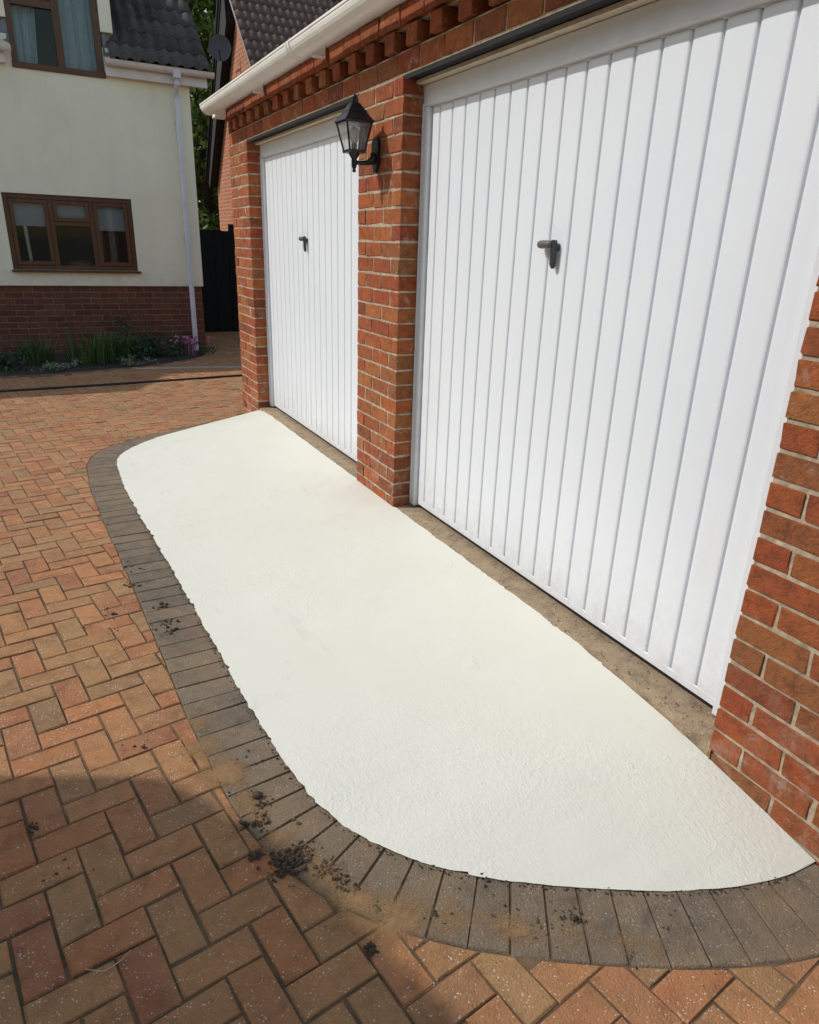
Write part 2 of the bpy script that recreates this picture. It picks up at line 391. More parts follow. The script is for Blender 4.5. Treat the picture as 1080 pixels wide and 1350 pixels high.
for i, (x, y) in enumerate(LINE):
    a = LINE[max(i-1, 0)]; c_ = LINE[min(i+1, len(LINE)-1)]
    tx, ty = c_[0]-a[0], c_[1]-a[1]; L_ = math.hypot(tx, ty); nx, ny = -(-ty)/L_, -(tx)/L_   # outward
    w = noise.noise((x*14, y*14, 3))*.006+noise.noise((x*48, y*48, 9))*.006-max(0, noise.noise((x*31, y*31, 5))-.30)*.03
    xo, yo = x+nx*w*-1, y
    zo = zg(y)+.0034+noise.noise((x*9, y*9, 1))*.002
    zw = interp(ZW, y)
    xw = -.0015
    if in_door(y) and y > .45: xw = .006+noise.noise((0, y*9, 5))*.007+noise.noise((0, y*45, 7))*.005
    xo = min(xo, xw-.002)
    row = []
    for k in range(NC+1):
        u = k/NC; u2 = u if i not in (0,) else u
        xx = xo+(xw-xo)*u2
        zz = zo+(zw-zo)*u2+noise.noise((xx*2.5, y*2.5, 0))*.003*math.sin(math.pi*u)+noise.noise((xx*11, y*11, 4))*.0008*min(1, 6*u*(1-u))
        row.append((xx, y, zz))
    rows.append(row); edge.append(row[0])
b = MB(); b.grid([list(reversed(r_)) for r_ in rows])
b.m = 1; b.grid([[e, (e[0]+.002, e[1]+(.0015 if e[1] < 1 else -.0015), e[2]-.0035), (e[0]+.001, e[1], e[2]-.03)] for e in edge])          # raw slab edge
slab = b.build('painted_slab', [M_SLAB, M_EDGE], smooth=True); P(slab, 'freshly white painted concrete apron in front of the garage doors', kind='structure')

# border of charcoal blocks along the slab edge
def normals(ps):
    out = []
    for i in range(len(ps)):
        a = ps[max(i-4, 0)]; c_ = ps[min(i+4, len(ps)-1)]
        tx, ty = c_[0]-a[0], c_[1]-a[1]; L_ = math.hypot(tx, ty) or 1; out.append((-ty/L_, tx/L_))
    return out
ext = [(.16, -.338), (.08, -.348)]
SM = resample(catmull([CT[0]]+CT[1:], 10), .02)
NM = normals(SM)
cx, cy = -.55, 2.2
def outward(p, n):
    return n if (p[0]-cx)*n[0]+(p[1]-cy)*n[1] > 0 else (-n[0], -n[1])
NM = [outward(p, n) for p, n in zip(SM, NM)]
NM[0] = (0, -1); NM[1] = (-.05, -.998)
def bwidth(p):
    if p[1] > 4.3: return .186 - .11*min(1, max(0, (p[0]+1.1)/.45))
    return .186
OUT = [(p[0]+n[0]*(bwidth(p)+.002), p[1]+n[1]*(bwidth(p)+.002)) for p, n in zip(SM, NM)]
drive = empty('brick_drive', (0, 0, 0)); P(drive, kind='structure')
b = MB(); xs = [-3.95+.25*i for i in range(28)]; ys = [-3+.5*i for i in range(33)]
b.grid([[(x, y, zg(y)-.0050+noise.noise((x*3, y*3, 2))*.0014) for x in xs] for y in ys]); b.build('bedding', M_JOINT, drive)
border = empty('paver_border', (0, 0, 0)); P(border, kind='structure')
def slab_piece(poly, z, h, ch, tilt=(0, 0), jz=0):
    """flat block: poly (ccw list of xy around 0,0) -> verts, faces with chamfered arris"""
    n = len(poly); cxx = sum(p[0] for p in poly)/n; cyy = sum(p[1] for p in poly)/n
    def inset(p):
        dx, dy = p[0]-cxx, p[1]-cyy; d = math.hypot(dx, dy) or 1; return (p[0]-dx/d*ch*1.35, p[1]-dy/d*ch*1.35)
    vs = [(p[0], p[1], z-h) for p in poly]+[(p[0], p[1], z-ch) for p in poly]
    for p in poly:
        q = inset(p); vs.append((q[0], q[1], z+tilt[0]*q[0]+tilt[1]*q[1]))
    fs = []
    for k in range(n):
        k2 = (k+1) % n
        fs += [(k, k2, n+k2, n+k), (n+k, n+k2, 2*n+k2, 2*n+k)]
    fs.append(tuple(range(2*n, 3*n))); return vs, fs
def area(poly): return .5*sum(poly[i][0]*poly[(i+1) % len(poly)][1]-poly[(i+1) % len(poly)][0]*poly[i][1] for i in range(len(poly)))
# place border blocks at even spacing of the mean line
acc = 0; marks = [0]
for i in range(1, len(SM)):
    n0, n1 = NM[i-1], NM[i]; w = bwidth(SM[i])
    a = (SM[i-1][0]+n0[0]*w*.35, SM[i-1][1]+n0[1]*w*.35); c_ = (SM[i][0]+n1[0]*w*.35, SM[i][1]+n1[1]*w*.35)
    acc += math.dist(a, c_)
    if acc > .081: marks.append(i); acc = 0
first = [(.0, -.345), (-.0, -.53)]
for a, c_ in zip(marks, marks[1:]):
    g = .0022
    p0, p1, q0, q1 = Vector(SM[a]), Vector(SM[c_]), Vector(OUT[a]), Vector(OUT[c_])
    # the inner end runs under the slab lip
    p0 = p0-(q0-p0).normalized()*.004; p1 = p1-(q1-p1).normalized()*.004
    d0 = (p1-p0).normalized()*g; d1 = (q1-q0).normalized()*g
    poly = [p0+d0, q0+d1, q1-d1, p1-d0]; cen = sum(poly, Vector((0, 0)))/4
    pl = [(p.x-cen.x+random.uniform(-.002, .002), p.y-cen.y+random.uniform(-.002, .002)) for p in poly]
    if area(pl) < 0: pl.reverse()
    vs, fs = slab_piece(pl, random.uniform(-.0008, .0012), .03, .003, (random.uniform(-.008, .008), random.uniform(-.008, .008)-.0115))
    me = bpy.data.meshes.new('border_paver'); me.from_pydata(vs, [], fs); me.materials.append(M_BORDER)
    put('border_paver', me, (cen.x, cen.y, zg(cen.y)), border)

# herringbone pavers
U = .0881; ANG = R(8.71); OX, OY = -1.5729, 1.1456
ca, sa = math.cos(ANG), math.sin(ANG)
def w2(a, b_): return (OX+(a*ca-b_*sa)*U, OY+(a*sa+b_*ca)*U)
BED = [(-8.5,7.85),(-2.0,7.88),(-1.5,7.90),(-.98,8.07),(-.54,8.19),(-.03,8.5),(.4,8.92),(.58,9.40)]
def bed_y(x): return interp(BED, x)
def clip(poly, p, n):
    """keep the side where (q-p).n >= 0"""
    out = []
    for i in range(len(poly)):
        a, c_ = poly[i], poly[(i+1) % len(poly)]
        da = (a[0]-p[0])*n[0]+(a[1]-p[1])*n[1]; dc = (c_[0]-p[0])*n[0]+(c_[1]-p[1])*n[1]
        if da >= 0: out.append(a)
        if da*dc < 0: f = da/(da-dc); out.append((a[0]+(c_[0]-a[0])*f, a[1]+(c_[1]-a[1])*f))
    return out
def inside(p, poly):
    r_ = False; j = len(poly)-1
    for i in range(len(poly)):
        if (poly[i][1] > p[1]) != (poly[j][1] > p[1]) and p[0] < (poly[j][0]-poly[i][0])*(p[1]-poly[i][1])/(poly[j][1]-poly[i][1])+poly[i][0]: r_ = not r_
        j = i
    return r_
ZONE = OUT+[(0.3, 5.1), (.3, -.53)]
def frame_px(p):
    d = Vector(p)-CAM; z = d.dot(fw)
    if z < .05: return None
    return 540+FPX*d.dot(rt)/z, 675-FPX*d.dot(up)/z, z
pieces = []
for A_ in range(-60, 75):
    for B_ in range(-75, 140):
        k = (A_-B_) % 4
        if k == 0: rect = (A_, A_+2, B_, B_+1)
        elif k == 2: rect = (A_, A_+1, B_-1, B_+1)
        else: continue
        c_ = w2((rect[0]+rect[1])/2, (rect[2]+rect[3])/2)
        if not (-3.9 < c_[0] < 2.45 and -2.6 < c_[1] < 11.9): continue
        if c_[1] > bed_y(c_[0])-.02 and c_[0] < .6: continue
        if c_[0] > -.02 and c_[1] < 5.22: continue
        g = .0028/U; j = lambda: random.uniform(-.0022, .0022)/U
        poly = [w2(x+j(), y+j()) for x, y in ((rect[0]+g, rect[2]+g), (rect[1]-g, rect[2]+g), (rect[1]-g, rect[3]-g), (rect[0]+g, rect[3]-g))]
        full = True
        if -1.75 < c_[0] < .2 and -.8 < c_[1] < 5.4:
            i = min(range(len(OUT)), key=lambda q: (OUT[q][0]-c_[0])**2+(OUT[q][1]-c_[1])**2)
            d2 = math.dist(OUT[i], c_)
            if inside(c_, ZONE) and d2 > .1: continue
            if d2 < .13:
                full = False; n = NM[i]
                poly = clip(poly, (OUT[i][0]+n[0]*.003, OUT[i][1]+n[1]*.003), n)
            if c_[1] < 5.1 and c_[0] > -.12: poly = clip(poly, (-.004, 0), (-1, 0)); full = False
        if len(poly) < 3 or abs(area(poly)) < .0007: continue
        f = frame_px((c_[0], c_[1], zg(c_[1])))
        vis = f and -30 < f[0] < 1110 and -30 < f[1] < 1380
        pieces.append((f[2] if vis else 99, poly, k, full))
pieces.sort(key=lambda q: q[0])
stuff = MB(); vz = random.Random(5); var = {}
for idx, (d, poly, k, full) in enumerate(pieces):
    n = len(poly); cxx = sum(p[0] for p in poly)/n; cyy = sum(p[1] for p in poly)/n
    zz = zg(cyy)+max(-.0016, min(.0022, vz.gauss(0, .0012))); tl = (max(-.014, min(.014, vz.gauss(0, .008))), max(-.014, min(.014, vz.gauss(0, .008)))-.0115)
    pl = [(p[0]-cxx, p[1]-cyy) for p in poly]
    if area(pl) < 0: pl.reverse()
    if idx < 300 and d < 90:
        if full and (k, idx % 6) in var: me = var[(k, idx % 6)]
        else:
            vs, fs = slab_piece(pl, 0, .028, .0035, tl)
            me = bpy.data.meshes.new('paver'); me.from_pydata(vs, [], fs); me.materials.append(M_PAVER)
            if full: var[(k, idx % 6)] = me
        put('paver', me, (cxx, cyy, zz), drive)
    else:
        vs, fs = slab_piece(pl, 0, .028, .0035, tl); stuff.cur = vz.random()
        stuff.add([(v[0]+cxx, v[1]+cyy, v[2]+zz) for v in vs], fs)
P(stuff.build('far_pavers', M_PAVER, drive, attr=True), kind='stuff')

# flower bed soil, kerb, drain strip
b = MB(); rows = []
for i in range(60):
    x = -8.5+9.08*i/59; y0 = bed_y(x); rows.append([(x, y0+(9.42-y0)*k/8, zg(9)+.0+(.035*math.sin(math.pi*min(1, k/4)*.5) if k else -.03)+noise.noise((x*6, k*.8, 1))*.015) for k in range(9)])
b.grid(rows); P(b.build('flower_bed', M_SOIL, smooth=True), kind='structure')
b = MB(); pts = [(-.62,8.16),(-.03,8.44),(.42,8.88)]
for (x0, y0), (x1, y1) in (((-.55, 8.09), (.30, 7.95)), ((.31, 7.95), (1.3, 7.62))):
    d = Vector((x1-x0, y1-y0)).normalized(); n = Vector((-d.y, d.x))*.05
    b.prism([(x0-n.x, y0-n.y, zg(y0)-.05), (x1-n.x, y1-n.y, zg(y1)-.05), (x1+n.x, y1+n.y, zg(y1)-.05), (x0+n.x, y0+n.y, zg(y0)-.05)], (0, 0, .058))
P(b.build('kerb', simple('pale_kerb', (.36,.31,.25), .9, 20, .2, .4)), kind='structure')
b = MB(); n_ = 40; prof = []
for i in range(n_+1):
    x = -3.8+4.9*i/n_; y = 7.0+.10*(x+2)*.75+.012*math.sin(x*2.1); prof.append((x, y, zg(y)+.009))
b.tube(prof, .013, 8)
P(b.build('rubber_hose', M_BLACK, smooth=True), 'thin dark line of hose stretched across the far brick drive', 'hose')

# ================================================================== GARAGE
garage = empty('garage', (2.7, 2.3, 0)); P(garage, 'red brick double garage with white up-and-over doors', 'garage')
garage.location = (0, 0, 0)
COURSE = .075; ZL = 2.0
PIERS = {1: (4.645, 5.15), 2: (2.080, 2.565), 3: (-.70, 0.0)}
JOINTS = {1: ((.11, .31), (.2, .4)), 2: ((.10, .295), (.19, .39)), 3: None}
MG = .010
for pid, (ya, yb) in PIERS.items():
    zb = {1: -.30, 2: -.10, 3: -.26}[pid]
    core = MB(); core.box(.0035, .62 if pid != 2 else .45, ya+.0035, yb-.0035, zb, ZL-.001)
    pier = core.build('pier', M_MORTAR, garage)
    k = 0
    while True:
        zt = ZL-COURSE*k-MG/2; zb_ = zt-COURSE+MG
        if zt < zb: break
        if pid == 3:
            # measured from the door edge towards the camera
            js = []; p = .1 if k % 2 == 0 else .207
            while p < (yb-ya)-.03: js.append(p); p += .2075
            cuts = [yb]+[yb-q for q in js]+[ya]; cuts = sorted(cuts)
        else:
            js = JOINTS[pid][0 if k % 2 else 1]; cuts = [ya]+[yb-q for q in reversed(js)]+[yb]   # left in the picture = far end
        for c0, c1 in zip(cuts, cuts[1:]):
            a = c0+(MG/2 if c0 != ya else 0); e = c1-(MG/2 if c1 != yb else 0)
            dx = random.uniform(-.0012, .0012)
            me = brick_mesh('brick', .098, e-a, zt-zb_, M_BRICK)
            put('brick', me, (.049+dx, (a+e)/2, (zt+zb_)/2+random.uniform(-.0008, .0008)), pier, (random.uniform(-.004, .004), 0, random.uniform(-.004, .004)))
        k += 1
YA, YB = -.70, 5.15
band = MB(); band.box(.004, .3, YA, YB-.003, ZL+.0, 2.0895); band.box(.115, .3, YA, YB-.003, 2.0895, 2.1705); band.box(.004, .3, YA, YB-.003, 2.1705, 2.30)
wall_head = band.build('wall_head', M_MORTAR, garage)
def course(z0, z1, x0, x1, pitch, off, name, jx=.0012):
    y = YB; i = 0
    while y > YA:
        e = max(YA, y-(pitch if (i or not off) else off))
        if y-e > .03:
            me = brick_mesh(name, x1-x0, (y-e)-MG, z1-z0, M_BRICK)
            put(name, me, ((x0+x1)/2+random.uniform(-jx, jx), (y+e)/2, (z0+z1)/2), wall_head, (0, 0, random.uniform(-.004, .004)))
        y = e; i += 1
course(2.007, 2.082, .0, .09, .2075, .1, 'brick')
y = YB-.0; i = 0
while y > YA:                                             # dentil course: alternate headers stand proud
    me = brick_mesh('dentil_brick', .14, .096, .073, M_BRICK)
    if i: put('dentil_brick', me, (.048+random.uniform(-.002, .002), y-.052, 2.1295), wall_head, (0, 0, random.uniform(-.006, .006)))
    else: put('dentil_brick', me, (.070, y-.052, 2.1295), wall_head)
    me = brick_mesh('dentil_brick', .03, .10, .073, M_BRICK)
    put('dentil_brick', me, (.10, y-.156, 2.1295), wall_head)
    y -= .208; i += 1
course(2.176, 2.249, -.024, .09, .208, .156, 'brick')
# lintels and beads
for ya, yb in DOORS:
    b = MB(); b.box(.004, .12, ya-.07, yb+.07, ZL-.010, ZL-.0015); b.box(.004, .010, ya+.002, yb-.002, ZL-.018, ZL-.0102); b.build('lintel', M_STEEL, garage)
    b = MB(); b.box(.062, .1185, ya+.003, yb-.003, 1.9722, 1.9862); b.build('bead', M_BEAD, garage)
# doors
def garage_door(ya, yb, hy):
    fr = MB(); ja, jb = .086, .046; fx0, fx1 = .102, .16; HB = 1.888
    for a, e in ((ya+.0015, ya+ja), (yb-jb, yb-.0015)): fr.box(fx0, fx1, a, e, .006, HB, .004)
    fr.box(fx0-.0015, fx1, ya+.0015, yb-.0015, HB, 1.9715, .004)
    fr.build('door_frame', M_FRAME, garage)
    # silicone line along the brick
    sb = MB()
    pts0 = [(.101, ya+.004+abs(noise.noise((3, z*.01*30, ya)))*.004, z*.03+.01) for z in range(64)]
    pts1 = [(.101, yb-.004-abs(noise.noise((5, z*.01*30, ya)))*.004, z*.03+.01) for z in range(64)]
    sb.tube(pts0, .005, 6); sb.build('sealant', M_FRAME, garage, smooth=True)
    sb = MB(); sb.tube(pts1, .005, 6); sb.build('sealant', M_FRAME, garage, smooth=True)
    back = MB(); X0 = .122
    back.box(X0+.0105, X0+.03, ya+ja+.005, yb-jb-.005, .018, 1.898)
    door = back.build('garage_door', M_DOOR, garage)
    sb = MB(); sb.box(X0+.012, X0+.026, ya+ja+.006, yb-jb-.006, -.001, .0178); sb.build('door_seal', M_BLACK, door)
    gs = [ya+.171+.1055*i for i in range(18)]
    # top and bottom rails
    rl = MB(); rl.box(X0, X0+.008, ya+ja+.005, yb-jb-.005, .018, .046, .002); rl.build('rail', M_DOOR, door)
    rl = MB(); rl.box(X0, X0+.008, ya+ja+.005, yb-jb-.005, 1.882, 1.898, .002); rl.build('rail', M_DOOR, door)
    cuts = [ya+ja+.005]+gs+[yb-jb-.005]
    for i, (a, e) in enumerate(zip(cuts, cuts[1:])):
        a2 = a+(.0048 if i else 0); e2 = e-(.0048 if i < len(cuts)-2 else 0)
        pb = MB(); z0, z1 = .0462, 1.8818
        # pressed rib: flat face with rolled edges
        prof = [(X0+.0105, a2-.003), (X0+.003, a2), (X0+.0008, a2+.004), (X0, a2+.010), (X0-.0006, (a2+e2)/2), (X0, e2-.010), (X0+.0008, e2-.004), (X0+.003, e2), (X0+.0105, e2+.003)]
        pb.grid([[(p[0], p[1], z) for p in prof] for z in (z0, z0+.004, .6, 1.2, z1-.004, z1)])
        pb.build('rib_panel', M_DOOR, door)
    # lever handle: hanging arm with a stub grip
    hb = MB()
    hb.tube([(X0-.0005, hy, 1.322), (X0-.012, hy, 1.322)], [.013, .011], 14)
    hb.prism([(X0-.026, hy-.010, 1.340), (X0-.026, hy-.004, 1.346), (X0-.026, hy+.006, 1.346), (X0-.026, hy+.012, 1.340), (X0-.024, hy+.010, 1.264), (X0-.022, hy, 1.250), (X0-.024, hy-.009, 1.264)], (.014, 0, 0))
    hb.build('handle', M_HANDLE, door)
    hb = MB(); hb.tube([(X0-.020, hy+.006, 1.331), (X0-.021, hy+.03, 1.331), (X0-.022, hy+.066, 1.330), (X0-.022, hy+.078, 1.330), (X0-.022, hy+.083, 1.330)], [.0125, .0135, .0145, .0125, .005], 16)
    hb.build('handle_grip', M_HANDLE2, door, smooth=True)
    # threshold
    tb = MB(); rows = []; n = 150
    for i in range(n+1):
        y = ya-.012+(yb-ya+.024)*i/n
        am = 1+3.2*max(0, 1-(y-ya)/.7) if ya < 1 else 1
        fx = (noise.noise((y*14, 0, ya))*.005+noise.noise((y*50, 0, ya))*.003)*am
        zz = lambda x: -.004+noise.noise((x*20, y*20, 2))*.002
        row = [(-.003+fx*.3, y, -.16), (.001+fx*.5, y, -.05), (.003+fx*.9, y, -.022), (.012+fx+.006*am*abs(noise.noise((y*31, 1, 1))), y, zz(0)-.003)]+[(x, y, zz(x)) for x in (.03, .06, .1, .16, .5)]
        rows.append(row)
    tb.grid(rows); tb.build('threshold', M_CONC, garage, smooth=True)
for (ya, yb), hy in zip(DOORS, (1.068, 3.695)): garage_door(ya, yb, hy)
# side and back walls, floor slab, roof
b = MB(); b.box(.63, 5.4, YB-.1, YB-.004, -.3, 2.28); b.box(.63, 5.4, YA, YA+.1, -.3, 2.28); b.build('side_wall', M_FARBRICK_X, garage)
b = MB(); b.box(5.4, 5.5, YA, YB-.004, -.3, 2.28); b.build('back_wall', M_FARBRICK_Y, garage)
b = MB(); rp = math.tan(R(25))
for sx in (0, 1):
    rows = []
    for i in range(13):
        u = i/12
        x = -.09+u*2.85 if not sx else 5.61-u*2.85
        z = 2.315+u*2.85*rp
        rows.append([(x, YB+.14-(YB-YA+.28)*k/60, z+(.012 if k % 2 else 0)) for k in range(61)])
        if i < 12: rows.append([(x+(.23 if not sx else -.23), v[1], v[2]+.23*rp-.02) for v in rows[-1]])
    b.grid(rows)
b.build('roof', M_TILE2, garage)
# gutter (half round, open top) with union and brackets
def gutter_mesh(b, y0, y1, xc, zc, r_, n=14):
    for rr, flip in ((r_, 0), (r_-.004, 1)):
        rows = []
        for k in range(n+1):
            a = math.pi+math.pi*k/n; p = (xc+rr*math.cos(a), zc+rr*math.sin(a)*.95)
            rows.append([(p[0], y, p[1]) for y in (y0, (y0+y1)/2, y1)])
        b.grid(rows if flip else rows[::-1])
    b.box(xc-r_-.003, xc-r_+.005, y0, y1, zc-.003, zc+.006)           # rolled lip
    for y in (y0, y1):                                               # stop ends
        poly = [(xc+r_*math.cos(math.pi+math.pi*k/n), y, zc+r_*math.sin(math.pi+math.pi*k/n)*.95) for k in range(n+1)]
        b.prism(poly+[(xc+r_, y, zc+.004), (xc-r_, y, zc+.004)], (0, .004 if y == y1 else -.004, 0))
b = MB(); GX, GZ, GR = -.150, 2.264, .066; gutter_mesh(b, YA-.1, YB-.03, GX, GZ, GR)
gut = b.build('gutter', M_UPVC, garage, smooth=False)
def half_band(b, y0, y1, xc, zc, r_, n=14):
    b.grid([[(xc+r_*math.cos(math.pi+math.pi*k/n), y, zc+.004+r_*math.sin(math.pi+math.pi*k/n)*.97) for y in (y0, y1)] for k in range(n+1)])
    for y in (y0, y1): b.grid([[(xc+q*math.cos(math.pi+math.pi*k/n), y, zc+.004+q*math.sin(math.pi+math.pi*k/n)*.97) for q in (r_-.008, r_)] for k in range(n+1)])
for y in (3.02, .35):
    b = MB(); half_band(b, y-.012, y+.006, GX, GZ, GR+.006); half_band(b, y-.055, y-.037, GX, GZ, GR+.006); half_band(b, y-.04, y-.01, GX, GZ, GR+.003)
    b.build('gutter_union', M_UPVC, gut)
for y in (4.05, 2.93):
    b = MB(); b.box(-.10, -.040, y-.025, y+.025, 2.205, 2.252, .004); b.build('gutter_bracket', M_UPVC, gut)
b = MB(); b.box(-.105, .02, YB-.045, YB+.06, 2.195, 2.31, .003); b.build('verge_end_box', M_UPVC, garage)
b = MB(); b.box(-.052, .0, YA-.05, YB-.047, 2.256, 2.315); b.build('fascia', M_UPVC, garage)

# ================================================================== WALL LANTERN
lan = empty('wall_lantern', (0, 2.336, 1.70)); P(lan, 'black four-sided wall lantern bracketed to the brick pier between the doors', 'lantern')
LX, LY = -.122, 2.336
def part(b, name, mat, parent, smooth=False):
    o = b.build(name, mat, None, smooth); o.parent = parent; o.matrix_parent_inverse = Matrix.Translation(-parent.location); return o
b = MB()                                                          # arched backplate
n = 12; poly = []
for k in range(n+1):
    a = math.pi*k/n; poly.append((-.001, LY+.036*math.cos(a), 1.752+.03*math.sin(a)))
poly += [(-.001, LY-.030, 1.67), (-.001, LY-.010, 1.632), (-.001, LY+.010, 1.632), (-.001, LY+.030, 1.67)]
b.prism(poly, (-.016, 0, 0)); part(b, 'backplate', M_BLACK, lan)
b = MB(); b.tube([(-.012, LY, 1.70), (-.03, LY, 1.683), (-.055, LY, 1.672), (-.09, LY, 1.669), (LX, LY, 1.670)], [.03, .018, .012, .0095, .0095], 12); part(b, 'arm', M_BLACK, lan, True)
b = MB(); b.tube([(LX, LY, 1.627), (LX, LY, 1.634), (LX, LY, 1.641), (LX, LY, 1.648), (LX, LY, 1.655), (LX, LY, 1.684), (LX, LY, 1.694), (LX, LY, 1.706), (LX, LY, 1.716)],
       [.007, .0095, .006, .011, .013, .013, .02, .027, .034], 14); part(b, 'stem', M_BLACK, lan, True)
b = MB(); H0, H1, Z0, Z1 = .037, .063, 1.716, 1.836
b.frustum((LX, LY), H0+.004, H0+.006, Z0-.008, Z0+.004); b.frustum((LX, LY), H1+.002, H1+.006, Z1-.008, Z1)
for sx in (-1, 1):
    for sy in (-1, 1):
        b.tube([(LX+sx*H0, LY+sy*H0, Z0), (LX+sx*H1, LY+sy*H1, Z1)], .0046, 6)
part(b, 'cage', M_BLACK, lan)
for q in range(4):
    b = MB(); a0 = q*math.pi/2
    def rot2(x, y, z): return (LX+x*math.cos(a0)-y*math.sin(a0), LY+x*math.sin(a0)+y*math.cos(a0), z)
    h0, h1 = H0-.001, H1-.001
    b.add([rot2(h0, -h0, Z0), rot2(h0, h0, Z0), rot2(h1, h1, Z1), rot2(h1, -h1, Z1)], [(0, 1, 2, 3)])
    part(b, 'pane', M_LGLASS, lan)
b = MB(); b.frustum((LX, LY), .074, .071, 1.836, 1.842); b.frustum((LX, LY), .069, .044, 1.842, 1.876); b.frustum((LX, LY), .046, .024, 1.876, 1.906); b.frustum((LX, LY), .026, .020, 1.906, 1.914)
part(b, 'lantern_roof', M_BLACK, lan)
b = MB(); b.tube([(LX, LY, 1.912), (LX, LY, 1.922), (LX, LY, 1.928), (LX, LY, 1.938), (LX, LY, 1.946), (LX, LY, 1.952)], [.010, .006, .010, .0125, .009, .002], 12); part(b, 'finial', M_BLACK, lan, True)
b = MB(); b.tube([(LX, LY, 1.722), (LX, LY, 1.748)], .013, 10); part(b, 'lamp_holder', M_BLACK, lan)
b = MB(); b.tube([(LX, LY, 1.748), (LX, LY, 1.756), (LX, LY, 1.775), (LX, LY, 1.798), (LX, LY, 1.812), (LX, LY, 1.818)], [.011, .016, .022, .022, .014, .003], 12); part(b, 'bulb', M_BULB, lan, True)

# ================================================================== CREAM HOUSE
HY = 9.4
house = empty('rendered_house', (0, 0, 0)); P(house, 'cream rendered house with brick plinth, dark tiled roof and brown windows', 'house')
WX0 = -8.2
GW = (-1.722, -.245, .872, 1.757); UW = (-1.387, -.400, 3.105, 4.55)
b = MB(); xs = [WX0, GW[0], GW[1], .60]; zs = [.682, GW[2], GW[3], 3.105]
for i in range(3):
    for k in range(3):
        if i == 1 and k == 1: continue
        b.add([(xs[i], HY, zs[k]), (xs[i+1], HY, zs[k]), (xs[i+1], HY, zs[k+1]), (xs[i], HY, zs[k+1])], [(0, 1, 2, 3)])
for (x0, x1, z0, z1) in (GW,):
    b.add([(x0,HY,z0),(x1,HY,z0),(x1,HY,z1),(x0,HY,z1),(x0,HY+.14,z0),(x1,HY+.14,z0),(x1,HY+.14,z1),(x0,HY+.14,z1)], [(0,4,5,1),(1,5,6,2),(2,6,7,3),(3,7,4,0)])
for x0, x1 in ((WX0, UW[0]), (UW[1], .60)): b.add([(x0,HY,3.105),(x1,HY,3.105),(x1,HY,3.42),(x0,HY,3.42)], [(0,1,2,3)])
b.add([(WX0,HY,.682),(.60,HY,.682),(.60,HY+.03,.676),(WX0,HY+.03,.676)], [(0,3,2,1)])
b.add([(.60,HY,.682),(.60,15.4,.682),(.60,15.4,3.4),(.60,12.4,6.0),(.60,HY,3.42)], [(0,1,2,3,4)])
b.add([(WX0,15.4,-.4),(.6,15.4,-.4),(.6,15.4,3.4),(WX0,15.4,3.4)], [(3,2,1,0)])
b.build('wall', M_RENDER, house)
# plinth with its bricks
core = MB(); core.box(WX0, .578, HY+.028, HY+.2, -.5, .676); core.box(.40, .578, HY+.2, 15.4, -.5, .676); plinth = core.build('plinth', M_MORTAR_D, house)
k = 0
while k < 13:
    zt = .672-.075*k; zb_ = zt-.065; x = .585; first_ = True; p = (.215 if k % 2 else .1025)
    while x > -4.4:
        e = x-p; me = brick_mesh('plinth_brick', .215 if p > .2 else .1025, .06, .065, M_PLINTH)
        if zt > -.30: put('plinth_brick', me, ((x+e)/2, HY+.052+random.uniform(-.001, .001), (zt+zb_)/2), plinth)
        x = e-.010; p = .215
    k += 1
# ground-floor window
def frame_rect(b, x0, x1, z0, z1, w, y0, y1):
    b.box(x0, x0+w, y0, y1, z0, z1, .003); b.box(x1-w, x1, y0, y1, z0, z1, .003)
    b.box(x0+w, x1-w, y0, y1, z0, z0+w, .003); b.box(x0+w, x1-w, y0, y1, z1-w, z1, .003)
gw = empty('window', (0, 0, 0)); gw.parent = house
b = MB(); x0, x1, z0, z1 = GW
frame_rect(b, x0+.002, x1-.002, z0+.002, z1-.002, .055, HY+.03, HY+.09)
b.box(-1.235, -1.18, HY+.03, HY+.09, z0+.057, z1-.057, .003); b.box(-.765, -.71, HY+.03, HY+.09, z0+.057, z1-.057, .003)
b.box(-1.18, -.765, HY+.032, HY+.09, 1.405, 1.455, .003); b.build('frame', M_WOOD, gw)
for (a, e, f, g) in ((-1.665, -1.235, .93, 1.698), (-.71, -.304, .93, 1.698), (-1.18, -.765, 1.455, 1.698)):
    b = MB(); frame_rect(b, a+.001, e-.001, f+.001, g-.001, .045, HY+.018, HY+.07); b.build('sash', M_WOOD, gw)
for (a, e, f, g) in ((-1.62, -1.28, .975, 1.653), (-.665, -.349, .975, 1.653), (-1.135, -.81, 1.50, 1.653), (-1.18, -.765, .93, 1.405)):
    b = MB(); b.box(a, e, HY+.05, HY+.056, f, g); b.build('pane', M_GLASS, gw)
b = MB(); b.box(x0-.02, x1+.03, HY-.055, HY+.03, .846, .8715, .004); b.build('sill', M_WOOD, gw)
for (a, e, f) in ((-1.64, -1.26, 1.405), (-1.15, -.79, 1.44), (-.68, -.33, 1.383)):
    b = MB(); b.box(a, e, HY+.115, HY+.119, f, 1.74); b.box(a, e, HY+.112, HY+.122, f-.018, f, .002); b.build('blind', M_BLIND, gw)
b = MB(); b.tube([(-1.505, HY+.14, .93), (-1.53, HY+.14, 1.7)], .022, 8); b.build('reflection_strip', M_UPVC, gw)  # white strip standing in for the pale upright reflected in the left pane
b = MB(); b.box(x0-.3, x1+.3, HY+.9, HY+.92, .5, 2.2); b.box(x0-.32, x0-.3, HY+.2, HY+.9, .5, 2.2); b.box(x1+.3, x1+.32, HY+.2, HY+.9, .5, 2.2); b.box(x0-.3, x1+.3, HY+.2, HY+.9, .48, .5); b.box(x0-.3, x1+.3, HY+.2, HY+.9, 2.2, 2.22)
b.build('room', M_ROOM, house)
